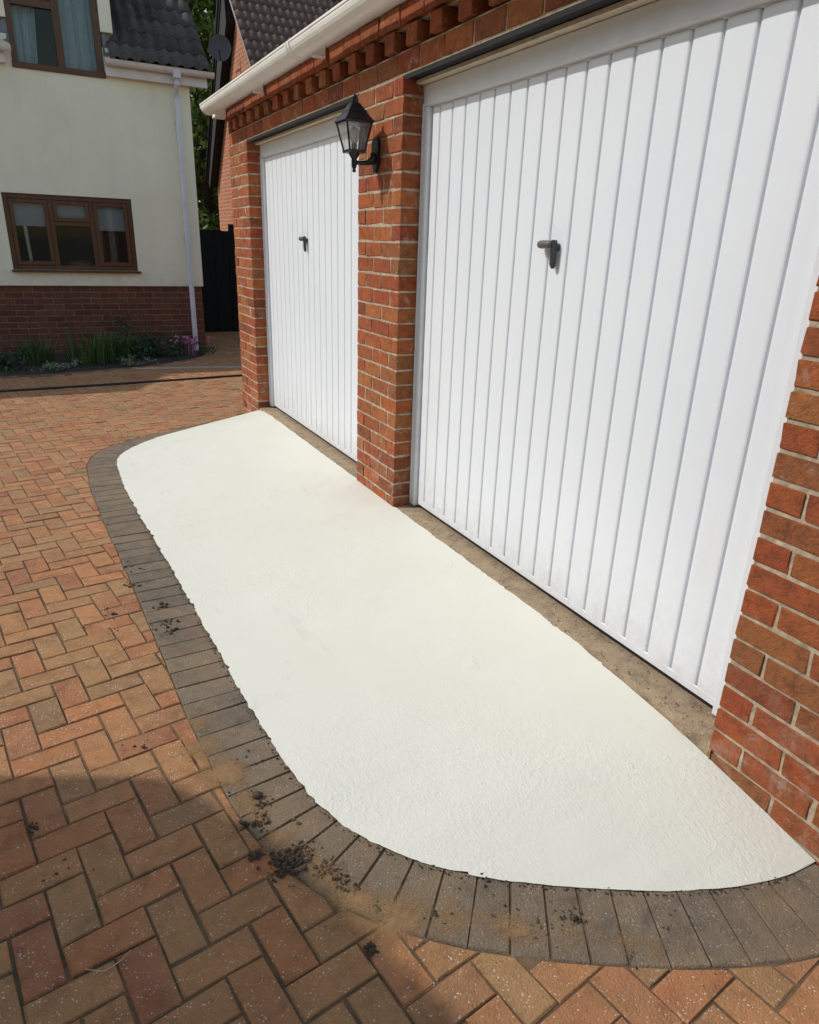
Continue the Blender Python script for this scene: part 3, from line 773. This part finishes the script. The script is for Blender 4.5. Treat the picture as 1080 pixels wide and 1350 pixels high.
b = MB(); b.box(x0, x1, HY+.14, HY+.3, .85, .872, .003); b.build('window_board', M_ROOM, gw)
b = MB(); bx, by, bz = -.93, HY+.22, .872
b.tube([(bx, by, bz), (bx, by, bz+.02), (bx, by, bz+.06), (bx, by, bz+.095), (bx, by, bz+.115), (bx, by, bz+.12)], [.10, .135, .15, .125, .07, .02], 20)
P(b.build('round_pot', simple('pinkish_clay', (.33,.16,.11), .6, 20, .15, .2), smooth=True), 'rounded pinkish clay pot inside the ground floor window', 'pot')
# upper (dormer) window
uw = empty('dormer', (0, 0, 0)); uw.parent = house
b = MB(); x0, x1, z0, z1 = UW
b.box(x0, x0+.06, HY-.012, HY+.06, z0+.05, z1, .003); b.box(x1-.075, x1, HY-.012, HY+.06, z0+.05, z1, .003); b.box(x0-.005, x1+.012, HY-.02, HY+.06, z0-.012, z0+.05, .003); b.box(x0, x1, HY-.012, HY+.06, z1, z1+.07, .003)
b.box(-.905, -.825, HY-.012, HY+.06, z0+.05, z1, .003); b.box(x0+.06, -.905, HY-.008, HY+.06, 3.722, 3.80, .003)
b.build('frame', M_WOOD, uw)
for (a, e, f, g) in ((x0+.06, -.905, z0+.05, 3.722), (x0+.06, -.905, 3.80, z1), (-.825, x1-.075, z0+.05, z1)):
    b = MB(); b.box(a, e, HY+.025, HY+.031, f, g); b.build('pane', M_GLASS, uw)
b = MB()                                                             # sheer curtains with folds
for a, e, am in ((x0+.02, -1.02, .03), (-.86, x1-.03, .022)):
    rows = []; n = 60
    for i in range(n+1):
        u = i/n; xx = a+(e-a)*u
        rows.append([(xx-(.10*(1-(z-3.1)/1.5)*u if a < -1.2 else 0), HY+.14+am*math.sin(u*38+math.sin(u*9)*1.5)*(.6+.4*math.sin(u*17)), z) for z in (3.08, 3.5, 4.0, 4.6)])
    b.grid(rows)
b.build('net_curtain', M_NET, uw, smooth=True)
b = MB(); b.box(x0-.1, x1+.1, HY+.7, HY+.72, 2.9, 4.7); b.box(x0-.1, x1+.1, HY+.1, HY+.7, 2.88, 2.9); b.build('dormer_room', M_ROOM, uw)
b = MB()
for a, e in ((-1.53, -1.388), (-.399, -.262)): b.box(a, e, HY-.03, HY+.05, 3.575, 4.75, .004)
b.box(-1.6, -.19, HY-.06, HY+.02, 4.75, 4.9, .004); b.build('dormer_fascia', M_RENDER, uw)
b = MB()
b.box(-1.52, -1.46, HY+.05, HY+1.5, 3.5, 4.75); b.box(-.33, -.27, HY+.05, HY+1.5, 3.5, 4.75); b.build('cheek', M_TILE, uw)
b = MB(); b.prism([(-1.65, HY-.1, 4.9), (-.14, HY-.1, 4.9), (-.9, HY-.1, 5.5)], (0, 2.4, 0)); b.build('dormer_roof', M_TILE, uw)
b = MB(); b.prism([(-.39, HY-.01, 3.33), (-.20, HY-.01, 3.36), (-.12, HY+.03, 3.43), (-.262, HY+.05, 3.575), (-.39, HY-.01, 3.575)], (0, .05, 0)); b.build('flashing', M_LEAD, uw)
b = MB(); b.prism([(-1.66, HY+.03, 3.43), (-1.39, HY-.01, 3.33), (-1.39, HY-.01, 3.575), (-1.52, HY+.05, 3.575)], (0, .05, 0)); b.build('flashing', M_LEAD, uw)
# roof
RP = math.tan(R(41.5)); EY, EZ = 9.19, 3.275
def roof_z(y): return EZ+(y-EY)*RP
roof_b = MB()
for a, e, y0_, y1_ in ((WX0, -1.50, EY+.02, 12.6), (-.28, .83, EY+.02, 12.6), (-1.50, -.28, 10.9, 12.6)):
    roof_b.add([(a, y0_, roof_z(y0_)-.03), (e, y0_, roof_z(y0_)-.03), (e, y1_, roof_z(y1_)-.03), (a, y1_, roof_z(y1_)-.03)], [(0, 1, 2, 3)])
roof_b.add([(WX0, 15.9, EZ-.02), (.83, 15.9, EZ-.02), (.83, 12.6, roof_z(12.6)-.03), (WX0, 12.6, roof_z(12.6)-.03)], [(3, 2, 1, 0)])
roof = roof_b.build('roof', M_TILE, house)
def tile_geo(w, l, h, th=.014, n=8, jit=0):
    """pan-and-roll tile: x across, y up the slope, origin at lower left"""
    top0 = []; top1 = []; bot = []
    for i in range(n+1):
        u = i/n; s_ = h*(.5-.5*math.cos(2*math.pi*u))**1.3
        top0.append((u*w, 0, s_+th)); top1.append((u*w, l, s_*.95)); bot.append((u*w, 0, s_))
    vs = top0+top1+bot; k = n+1
    fs = [(i, i+1, k+i+1, k+i) for i in range(n)]+[(2*k+i, 2*k+i+1, i+1, i) for i in range(n)]
    fs += [(2*k, 0, k), (n, 2*k+n, k+n)]
    return vs, fs
def tile_roof(parent, mat, o, ux, uy, cols, rows, w, gauge, h, vis, name='roof_tile', skip=None):
    """o: lower-left corner; ux across, uy up the slope (unit vectors)"""
    ux = Vector(ux).normalized(); uy = Vector(uy).normalized(); uz = ux.cross(uy)
    mes = []
    for v in range(3):
        vs, fs = tile_geo(w, gauge+.04, h*(1+.06*v)); me = bpy.data.meshes.new(name); me.from_pydata(vs, [], fs); me.materials.append(mat)
        me.polygons.foreach_set('use_smooth', [True]*len(me.polygons)); mes.append((me, vs, fs))
    base = Matrix((ux, uy, uz)).transposed().to_4x4(); fill = MB()
    for r_ in range(rows):
        for c_ in range(cols):
            if skip and skip(Vector(o)+ux*((c_+.5)*w)+uy*(r_*gauge)): continue
            p = Vector(o)+ux*(c_*w)+uy*(r_*gauge)+uz*random.uniform(0, .005)
            me, vs, fs = random.choice(mes)
            M_ = Matrix.Translation(p) @ base @ Matrix.Rotation(random.uniform(-.012, .012), 4, 'Z')
            if vis(r_, c_, p):
                ob = link(name, me, parent); ob.matrix_world = M_
            else:
                fill.cur = random.random(); fill.add([M_ @ Vector(v) for v in vs], fs)
    if fill.v: P(fill.build('tile_field', mat, parent, smooth=True, attr=True), kind='stuff')
def seen(p, mg=25):
    f = frame_px(p); return bool(f) and -mg < f[0] < 1080+mg and -mg < f[1] < 1350+mg
TW = .148
tile_roof(roof, M_TILE, (.845-TW*59, EY, EZ), (1, 0, 0), (0, 1, RP), 59, 15, TW, .30, .034,
          lambda r_, c_, p: r_ < 6 and p.x > -.30 and seen(p), skip=lambda p: -1.50 < p.x < -.30 and p.y < 11.0)
# gutter, fascia, downpipe
for a, e in ((-.402, .885), (WX0, -1.388)):
    b = MB(); n = 10; yc, zc, rr = HY-.145, 3.272, .056
    for q, fl in ((rr, 0), (rr-.004, 1)):
        rows = [[(x, yc-q*math.cos(math.pi*k/n), zc-q*math.sin(math.pi*k/n)) for x in (a, e)] for k in range(n+1)]
        b.grid(rows if not fl else rows[::-1])
    for x in (a, e): b.prism([(x, yc-rr*math.cos(math.pi*k/n), zc-rr*math.sin(math.pi*k/n)) for k in range(n+1)], (.004, 0, 0))
    b.box(a, e, yc-rr-.004, yc-rr+.004, zc-.004, zc+.006); b.build('gutter', M_UPVC2, house)
    b = MB(); b.box(a+.01, e-.07, HY-.085, HY-.06, 3.115, 3.262, .003); b.box(a+.012, e-.072, HY-.06, HY-.002, 3.118, 3.13)
    b.build('fascia', M_RENDER if False else M_UPVC2, house)
b = MB(); px = .425
b.box(px-.045, px+.045, HY-.20, HY-.10, 3.165, 3.285, .008)
b.tube([(px, HY-.145, 3.18), (px, HY-.145, 3.12), (px, HY-.055, 3.03), (px, HY-.055, 2.95), (px, HY-.055, -.20)], .034, 14)
for z in (2.62, 1.72, .72): b.tube([(px, HY-.055, z), (px, HY-.055, z+.06)], .039, 14)
for z in (2.7, 1.3): b.box(px-.05, px+.05, HY-.03, HY-.004, z-.012, z+.012)
b.build('downpipe', M_PIPE, house, smooth=False)
# taller wing added beyond the left edge of the view to cast the far-left shadow
b = MB(); b.box(-14, -6.4, 9.4, 14.5, -.4, 5.95); b.build('shading_wing', M_RENDER, house)
b = MB(); b.prism([(-14, 9.38, 5.95), (-14, 14.6, 5.95), (-14, 11.95, 7.0)], (7.6, 0, 0)); b.build('shading_wing_roof', M_TILE, house)

# ================================================================== HOUSE BEHIND THE GARAGE
gh = empty('gable_house', (0, 0, 0)); P(gh, 'orange brick house with brown tiled roof rising behind the garage', 'house')
NX = 2.5; AY, AZ = 14.21, 5.82
NE, FE = 11.25, 16.28; SL1 = 1.08; SL2 = 1.48
b = MB(); b.add([(NX, NE+.25, -.5), (NX, FE, -.5), (NX, FE, 2.45), (NX, AY, AZ-.1), (NX, NE+.25, 2.62+.25*SL1-.06)], [(0, 4, 3, 2, 1)])
b.add([(NX, FE, -.5), (9, FE, -.5), (9, FE, 2.4), (NX, FE, 2.4)], [(0, 3, 2, 1)])
b.build('gable_wall', M_FARBRICK_Y, gh)
b = MB(); b.add([(NX, NE+.25, -.5), (9, NE+.25, -.5), (9, NE+.25, 2.85), (NX, NE+.25, 2.85)], [(0, 1, 2, 3)]); b.build('front_wall', M_FARBRICK_X, gh)
rb = MB(); VX = 2.36
rb.prism([(VX, NE, 2.62-.05), (VX, AY, AZ-.05), (VX+.02, FE+.14, 2.58), (VX+.02, FE+.14, 2.50), (VX, AY, AZ-.14), (VX, NE, 2.62-.14)], (6.6, 0, 0))
groof = rb.build('roof', M_TILE2, gh)
tile_roof(groof, M_TILE2, (VX-.02, NE-.05, 2.62-.05*SL1), (1, 0, 0), (0, 1, SL1), 46, 17, .142, .25, .036,
          lambda r_, c_, p: seen(p, 20) and p.x < 5.4 and p.z > 3.6)
b = MB()                                                            # pale undercloak along the near verge
b.prism([(VX-.022, NE-.02, 2.60), (VX-.022, AY, AZ-.0), (VX-.022, AY, AZ-.055), (VX-.022, NE-.02, 2.55)], (.02, 0, 0)); b.build('verge_strip', simple('verge_mortar', (.34,.30,.28), .9), gh)
# black bargeboard and soffit of the far slope
bx0, bx1 = 2.325, NX-.004
def sl(y): return AZ-(y-AY)*SL2
b = MB(); b.prism([(bx0, AY-.04, AZ-.03), (bx0, FE+.16, 2.62), (bx0, FE+.0, 2.38), (bx0, 14.8, 4.20), (bx0, 14.09, 5.05)], (bx1-bx0, 0, 0)); b.build('bargeboard', M_BARGE, gh)
b = MB(); b.tube([(bx0-.03, AY, AZ), (bx0-.03, FE+.14, 2.60)], .028, 8); b.build('verge_trim', M_BARGE, gh, smooth=True)
b = MB(); b.tube([(bx0-.012, AY+.05, AZ-.20), (bx0-.012, FE+.1, 2.50)], .014, 8); b.build('verge_trim', M_BARGE, gh, smooth=True)
b = MB()
for i in range(22): b.tube([(VX-.02+i*.3, AY, AZ+.0), (VX+.275+i*.3, AY, AZ+.01)], .11, 12)
P(b.build('ridge_tiles', M_TILE2, groof, smooth=True), kind='stuff')
# satellite dish on the bargeboard
dish = empty('satellite_dish', (2.18, 14.05, 4.62)); P(dish, 'round dark grey satellite dish on the black bargeboard', 'satellite dish')
b = MB(); rows = []; axis = (CAM-dish.location).normalized(); axis = (axis+Vector((-.15, -.3, .25))).normalized()
uu = axis.cross(Vector((0, 0, 1))).normalized(); vv = uu.cross(axis)
for k in range(9):
    q = .205*k/8
    rows.append([tuple(dish.location+uu*math.cos(a*math.pi/12)*q+vv*math.sin(a*math.pi/12)*q*1.06+axis*(q*q*.9)) for a in range(25)])
b.grid(rows); rows2 = [[tuple(Vector(v)-axis*.006) for v in reversed(r_)] for r_ in rows]; b.grid(rows2)
part(b, 'reflector', simple('grey_dish', (.09,.10,.12), .5, 8, .1, 0), dish, True)
b = MB(); c0 = dish.location; b.tube([c0-vv*.19, c0-vv*.13+axis*.28], .009, 6); b.tube([c0-vv*.13+axis*.25, c0-vv*.09+axis*.31], .022, 8); part(b, 'feed_arm', M_BLACK, dish)
b = MB(); b.tube([c0-axis*.01, c0-axis*.12, Vector((bx0+.02, c0.y+.22, c0.z-.16))], .018, 8); part(b, 'mount', M_BLACK, dish)

# side fence closing the passage
fen = empty('side_fence', (1.5, 12, zg(12))); P(fen, 'dark stained board fence closing the passage beside the garage', 'fence')
for i in range(15):
    x = .62+i*.126; hgt = 1.45+random.uniform(-.006, .006)
    b = MB(); b.box(x, x+.142, 12.0+.012*(i % 2), 12.011+.012*(i % 2), zg(12)-.03, hgt, .002); part(b, 'board', M_FENCE, fen)
b = MB(); b.box(1.66, 1.75, 12.03, 12.12, zg(12)-.1, 1.56, .004); part(b, 'post', M_FENCE, fen)
for z in (.1, 1.2):
    b = MB(); b.box(.62, 2.49, 12.026, 12.06, z, z+.08); part(b, 'rail', M_FENCE, fen)

# ================================================================== HOUSE ADDED outside the view, its corner shaped to cast the drive shadow
nb = empty('shading_house', (0, 0, 0)); P(nb, 'unseen house added left of the view to cast the shadow on the near drive', 'house')
hx, hy_, hz, rk = -4.396, 2.118, 3.20, .457
top = hz+3.0*rk
corner = [(hx-.02, hy_, hz-.17), (hx-.02, hy_-.012, hz-.10), (hx-.02, hy_-.045, hz-.045), (hx-.02, hy_-.10, hz+.10*rk-.035), (hx-.02, hy_-.22, hz+.22*rk-.02)]
b = MB(); b.prism([(hx-.02, hy_, -.4)]+corner+[(hx-.02, hy_-3.0, top-.02), (hx-.02, hy_-5.9, hz-.02), (hx-.02, hy_-5.9, -.4)], (-6, 0, 0)); b.build('wall', M_FARBRICK_Y, nb)
b = MB(); b.prism([(hx, hy_-3.0, top), (hx, hy_-.20, hz+.20*rk), (hx, hy_-.20, hz+.20*rk-.08), (hx, hy_-3.0, top-.10), (hx, hy_-6.0, hz-.10), (hx, hy_-6.0, hz)], (-6, 0, 0)); b.build('roof', M_TILE, nb)

# ================================================================== PLANTS
def leaves(b, pts, size, rn, flat=.3):
    for p in pts:
        s_ = size*rn.uniform(.6, 1.3); b.cur = rn.random()
        d = Vector((rn.gauss(0, 1), rn.gauss(0, 1), rn.gauss(flat, .7))).normalized(); u = d.orthogonal().normalized()
        u.rotate(Matrix.Rotation(rn.uniform(0, 6.28), 3, d)); w = d.cross(u); p = Vector(p)
        b.add([p-u*s_*.5, p+w*s_*.28, p+u*s_*.5+d*s_*.08, p-w*s_*.28], [(0, 1, 2, 3)])
# tall tree seen in the gap between the houses
def tree(base, height, rx, seed, label, n_leaf):
    rn = random.Random(seed); e = empty('garden_tree', base); P(e, label, 'tree', 'trees beyond the passage')
    x0, y0, z0 = base
    b = MB(); b.tube([(x0, y0, z0-.1), (x0+.05, y0, z0+height*.3), (x0-.04, y0+.05, z0+height*.65), (x0, y0, z0+height*.95)], [.2, .15, .09, .02], 10)
    for i in range(16):
        h = z0+height*rn.uniform(.22, .85); a = rn.uniform(0, 6.28); L_ = rx*rn.uniform(.5, .9)
        b.tube([(x0, y0, h), (x0+math.cos(a)*L_*.5, y0+math.sin(a)*L_*.5, h+.25*L_), (x0+math.cos(a)*L_, y0+math.sin(a)*L_, h+.45*L_)], [.05, .03, .01], 6)
    part(b, 'trunk', M_BARK, e)
    b = MB()
    clumps = []
    for i in range(230):
        u = rn.random(); zz = z0+height*(.03+.98*u); prof = rx*(.55+.45*math.sin(math.pi*min(1, u*1.05)))*(1 if u < .75 else 1-(u-.75)*1.6)
        a = rn.uniform(0, 6.28); q = prof*math.sqrt(rn.uniform(.15, 1)); clumps.append((x0+q*math.cos(a), y0+q*math.sin(a), zz, rn.uniform(.22, .46)))
    for i in range(n_leaf):
        c_ = rn.choice(clumps); d = Vector((rn.gauss(0, 1), rn.gauss(0, 1), rn.gauss(0, .8))).normalized()*c_[3]*rn.random()**.35
        leaves(b, [(c_[0]+d.x, c_[1]+d.y, c_[2]+d.z*.8)], .17, rn)
    part_o = b.build('crown', M_LEAF, None, attr=True); part_o.parent = e; part_o.matrix_parent_inverse = Matrix.Translation(-e.location)
tree((2.95, 19.4, -.35), 9.0, 1.9, 3, 'tall leafy green tree showing between the cream house and the brick gable', 22000)
tree((2.55, 17.9, -.35), 8.6, .95, 15, 'narrow dense evergreen close behind the cream house', 16000)
tree((4.6, 24.5, -.38), 11.0, 3.0, 8, 'bushy green tree standing farther back behind the tall leafy one', 14000)

def tuft(base, n, h, spread, seed, label, name='bladed_plant', mat=M_BLADE):
    rn = random.Random(seed); e = empty(name, base); P(e, label, 'plant', 'plants in the flower bed'); b = MB()
    for i in range(n):
        a = rn.uniform(0, 6.28); q = spread*math.sqrt(rn.random())*.5; x, y = base[0]+q*math.cos(a), base[1]+q*math.sin(a)*.7
        hh = h*rn.uniform(.55, 1.1); lean = rn.uniform(.05, .5)*hh; a2 = a+rn.uniform(-.6, .6); w = rn.uniform(.006, .012); b.cur = rn.random()
        u = Vector((-math.sin(a2), math.cos(a2), 0))*w; dirv = Vector((math.cos(a2), math.sin(a2), 0)); p = Vector((x, y, base[2]))
        m1 = p+dirv*lean*.3+Vector((0, 0, hh*.6)); m2 = p+dirv*lean+Vector((0, 0, hh*(1-.15*lean/h)))
        b.add([p-u, p+u, m1+u*.9, m1-u*.9, m2], [(0, 1, 2, 3), (3, 2, 4)])
    o = b.build('blades', mat, None, attr=True); o.parent = e; o.matrix_parent_inverse = Matrix.Translation(-e.location); return e
def shrub(base, rx, h, n, seed, label, mat, size, name='low_shrub', flowers=0):
    rn = random.Random(seed); e = empty(name, base); P(e, label, 'plant', 'plants in the flower bed'); b = MB(); pts = []
    cl = [(rn.gauss(0, .45)*rx, rn.gauss(0, .35)*rx, abs(rn.gauss(.45, .25))*h) for _ in range(14)]
    for i in range(n):
        c_ = rn.choice(cl); pts.append((base[0]+c_[0]+rn.gauss(0, .16)*rx, base[1]+c_[1]+rn.gauss(0, .16)*rx, base[2]+max(.01, c_[2]+rn.gauss(0, .14)*h)))
    leaves(b, pts, size, rn)
    o = b.build('foliage', mat, None, attr=True); o.parent = e; o.matrix_parent_inverse = Matrix.Translation(-e.location)
    b = MB()
    for c_ in cl[:9]: b.tube([(base[0], base[1], base[2]-.02), (base[0]+c_[0]*.5, base[1]+c_[1]*.5, base[2]+c_[2]*.6), (base[0]+c_[0], base[1]+c_[1], base[2]+c_[2])], [.008, .005, .003], 5)
    part(b, 'stems', M_BARK, e)
    for i in range(flowers):
        b = MB(); fx, fy, fz = base[0]+rn.gauss(0, .5)*rx, base[1]+rn.uniform(-.6, .1)*rx, base[2]+h*rn.uniform(.75, 1.25); b.cur = rn.random()
        for k in range(16):
            d = Vector((rn.gauss(0, 1), rn.gauss(0, 1), abs(rn.gauss(0, 1)))).normalized(); u = d.orthogonal().normalized(); w = d.cross(u); c0 = Vector((fx, fy, fz))+d*.018
            b.add([c0-u*.014, c0-w*.014, c0+u*.014, c0+w*.014], [(0, 1, 2, 3)])
        b.tube([(fx, fy, base[2]), (fx, fy, fz)], .002, 4); b.r = [b.cur]*len(b.f)
        o = b.build('flower_head', M_PINK, None, attr=True); o.parent = e; o.matrix_parent_inverse = Matrix.Translation(-e.location)
BZ = zg(9)+.02
tuft((-1.00, 8.55, BZ), 120, .44, .55, 1, 'tall bladed green clump at the front middle of the flower bed')
tuft((-1.62, 8.65, BZ), 80, .36, .40, 2, 'shorter bladed green clump below the left of the window')
tuft((-.62, 8.75, BZ), 60, .36, .32, 6, 'small bladed clump right of the tallest clump')
shrub((-.28, 8.9, BZ), .42, .32, 900, 4, 'dark leafy shrub left of the pink flowers', M_SHRUB, .05)
shrub((.22, 9.08, BZ), .30, .20, 700, 5, 'low cushion plant with pink flower heads beside the downpipe', M_SHRUB, .04, 'flowering_plant', 26)
shrub((-2.0, 8.5, BZ), .40, .22, 600, 7, 'dark low plant at the left end of the visible bed', M_SHRUB, .05)
shrub((-1.38, 8.25, BZ), .22, .09, 260, 9, 'pale grey-green ground cover in front of the left clump', M_GREY, .035)
shrub((-.55, 8.38, BZ), .22, .10, 260, 10, 'pale grey-green ground cover at the bed edge right of the tall clump', M_GREY, .035)
shrub((-.60, 9.18, BZ), .16, .62, 160, 12, 'thin dark sapling against the plinth under the window', M_SHRUB, .05)

# ================================================================== LITTER ON THE DRIVE
def pt(px, py, off=0):
    """point of the drive seen at a measured spot"""
    d = rt*((px-540)/FPX)+up*((675-py)/FPX)+fw; z = -.12
    for _ in range(12):
        t_ = (z-CAM.z)/d.z; p = CAM+d*t_; z = zg(p.y)+off
    return p
rn = random.Random(21); b = MB()
PHI = (1+5**.5)/2
ICO = [Vector(v).normalized() for v in ((-1,PHI,0),(1,PHI,0),(-1,-PHI,0),(1,-PHI,0),(0,-1,PHI),(0,1,PHI),(0,-1,-PHI),(0,1,-PHI),(PHI,0,-1),(PHI,0,1),(-PHI,0,-1),(-PHI,0,1))]
ICF = [(0,11,5),(0,5,1),(0,1,7),(0,7,10),(0,10,11),(1,5,9),(5,11,4),(11,10,2),(10,7,6),(7,1,8),(3,9,4),(3,4,2),(3,2,6),(3,6,8),(3,8,9),(4,9,5),(2,4,11),(6,2,10),(8,6,7),(9,8,1)]
def crumb(b, p, s):
    a = rn.uniform(0, 6.28); c_, s_ = math.cos(a), math.sin(a); el = rn.uniform(.3, .9); vs = []
    for q in ICO:
        k = rn.uniform(.6, 1.2); x, y, z = q.x*k, q.y*k*el, q.z*k*.45
        vs.append((p[0]+(x*c_-y*s_)*s, p[1]+(x*s_+y*c_)*s, p[2]+(z+.35)*s))
    b.add(vs, ICF)
for px, py, n, sp, sz in ((378,1140,60,.042,.0075),(400,1128,40,.035,.006),(432,1150,40,.035,.006),(455,1168,18,.03,.005),(345,1085,22,.03,.006),(337,1128,16,.014,.008),(487,1252,16,.012,.009),
                          (345,1062,14,.03,.006),(318,1050,12,.04,.004),(640,1155,6,.02,.005),(570,1206,3,.012,.007),(650,1207,2,.005,.006),(745,1212,4,.02,.004),(760,1215,3,.012,.004),(880,1225,2,.008,.005),
                          (838,1262,4,.02,.005),(1045,1195,2,.01,.005),(215,800,10,.03,.008),(212,825,12,.05,.007),(178,770,10,.04,.008),(225,835,8,.03,.007),(145,805,6,.06,.006),(140,830,5,.07,.006),(190,745,8,.08,.005),
                          (170,985,6,.06,.004),(40,1095,6,.025,.006),(80,1150,6,.05,.004),(250,1000,10,.06,.004),(560,1190,14,.10,.003),(700,1205,14,.12,.003),(900,1230,12,.12,.003),(330,1000,10,.06,.004)):
    c0 = pt(px, py)
    for i in range(int(n*2.6)):
        x, y = c0.x+rn.gauss(0, .5)*sp, c0.y+rn.gauss(0, .5)*sp; crumb(b, (x, y, zg(y)+.001), sz*.72*math.exp(rn.gauss(-.3, .55)))
for i in range(520):                                               # grit along the slab edge
    q = rn.choice(LINE[6:330]); crumb(b, (q[0]-rn.uniform(.002, .016), q[1]-rn.uniform(-.004, .01), zg(q[1])+.001), rn.uniform(.0012, .0042)*(1.5 if rn.random() < .08 else 1))
for ya, yb in DOORS:
    for i in range(260):
        y = rn.uniform(ya+.02, yb-.02); x = rn.choice((rn.uniform(.012, .06), rn.uniform(.085, .12))); crumb(b, (x, y, -.0035), rn.uniform(.0012, .004))
P(b.build('soil_crumbs', M_CRUMB, smooth=True), 'dark soil crumbs scattered over the charcoal border', kind='stuff')
b = MB()
for px, py, n in ((497,1190,10),(505,1205,6),(757,1205,8),(702,1222,6),(395,1085,5)):
    c0 = pt(px, py)
    for i in range(n): crumb(b, (c0.x+rn.gauss(0, .012), c0.y+rn.gauss(0, .012), zg(c0.y)+.001), rn.uniform(.003, .006))
P(b.build('moss_bits', M_MOSS), 'little tufts of green moss in the border joints', kind='stuff')
# sand washed over the outer half of the border
b = MB(); x0, x1, y0, y1 = -1.42, -.25, -.52, 1.15; nx_, ny_ = 260, 370; rows = []
spots = [(pt(258, 955), .07, .9), (pt(272, 985), .09, 1.15), (pt(298, 1022), .10, 1.2), (pt(330, 1062), .09, 1.0), (pt(372, 1108), .09, .9), (pt(425, 1150), .10, 1.0), (pt(470, 1190), .11, 1.1), (pt(530, 1205), .11, .95), (pt(600, 1212), .11, .85), (pt(680, 1218), .10, .75), (pt(755, 1222), .10, .75), (pt(840, 1240), .08, .55)]
OB = OUT[5:150]; cov = []
for jj in range(ny_+1):
    row = []
    y = y0+(y1-y0)*jj/ny_
    for ii in range(nx_+1):
        x = x0+(x1-x0)*ii/nx_
        mk = max(s_[2]*math.exp(-((x-s_[0].x)**2+(y-s_[0].y)**2)/(s_[1]*.62)**2) for s_ in spots)
        if mk > .1:
            d_ = min((x-q[0])**2+(y-q[1])**2 for q in OB[::2])**.5
            mk *= max(.1, 1-max(0, d_-.05)/.10)
        nz = noise.noise((x*9, y*9, 3))*.55+noise.noise((x*27, y*27, 6))*.45+noise.noise((x*80, y*80, 8))*.4+noise.noise((x*190, y*190, 2))*.3
        row.append((x, y, zg(y)+.0024+.0012*mk)); cov.append(mk*.95+nz*.5+noise.noise((x*14, y*14, 13))*.5-.30 if mk > .12 else -1)
    rows.append(row)
b.grid(rows); keep = []; N = nx_+1
for f in b.f:
    if max(cov[q] for q in f) > -.12: keep.append(f)
b.f = keep; b.r = [0]*len(keep); b.mi = [0]*len(keep)
me = b.mesh('spilt_sand', M_SAND, True); a_ = me.attributes.new('cov', 'FLOAT', 'POINT'); a_.data.foreach_set('value', cov)
P(link('spilt_sand', me), 'orange sand spread over the charcoal border and its joints', kind='stuff')
# dry stalk
b = MB(); q = [pt(112, 1279), pt(124, 1282), pt(137, 1283.5), pt(150, 1275), pt(161, 1265), pt(173, 1252)]
b.tube([(p.x, p.y, zg(p.y)+.003+.004*math.sin(i)) for i, p in enumerate(q)], .0011, 6)
P(b.build('dry_stalk', M_STRAW), 'thin bent dry stalk lying on the shaded pavers', 'stalk')
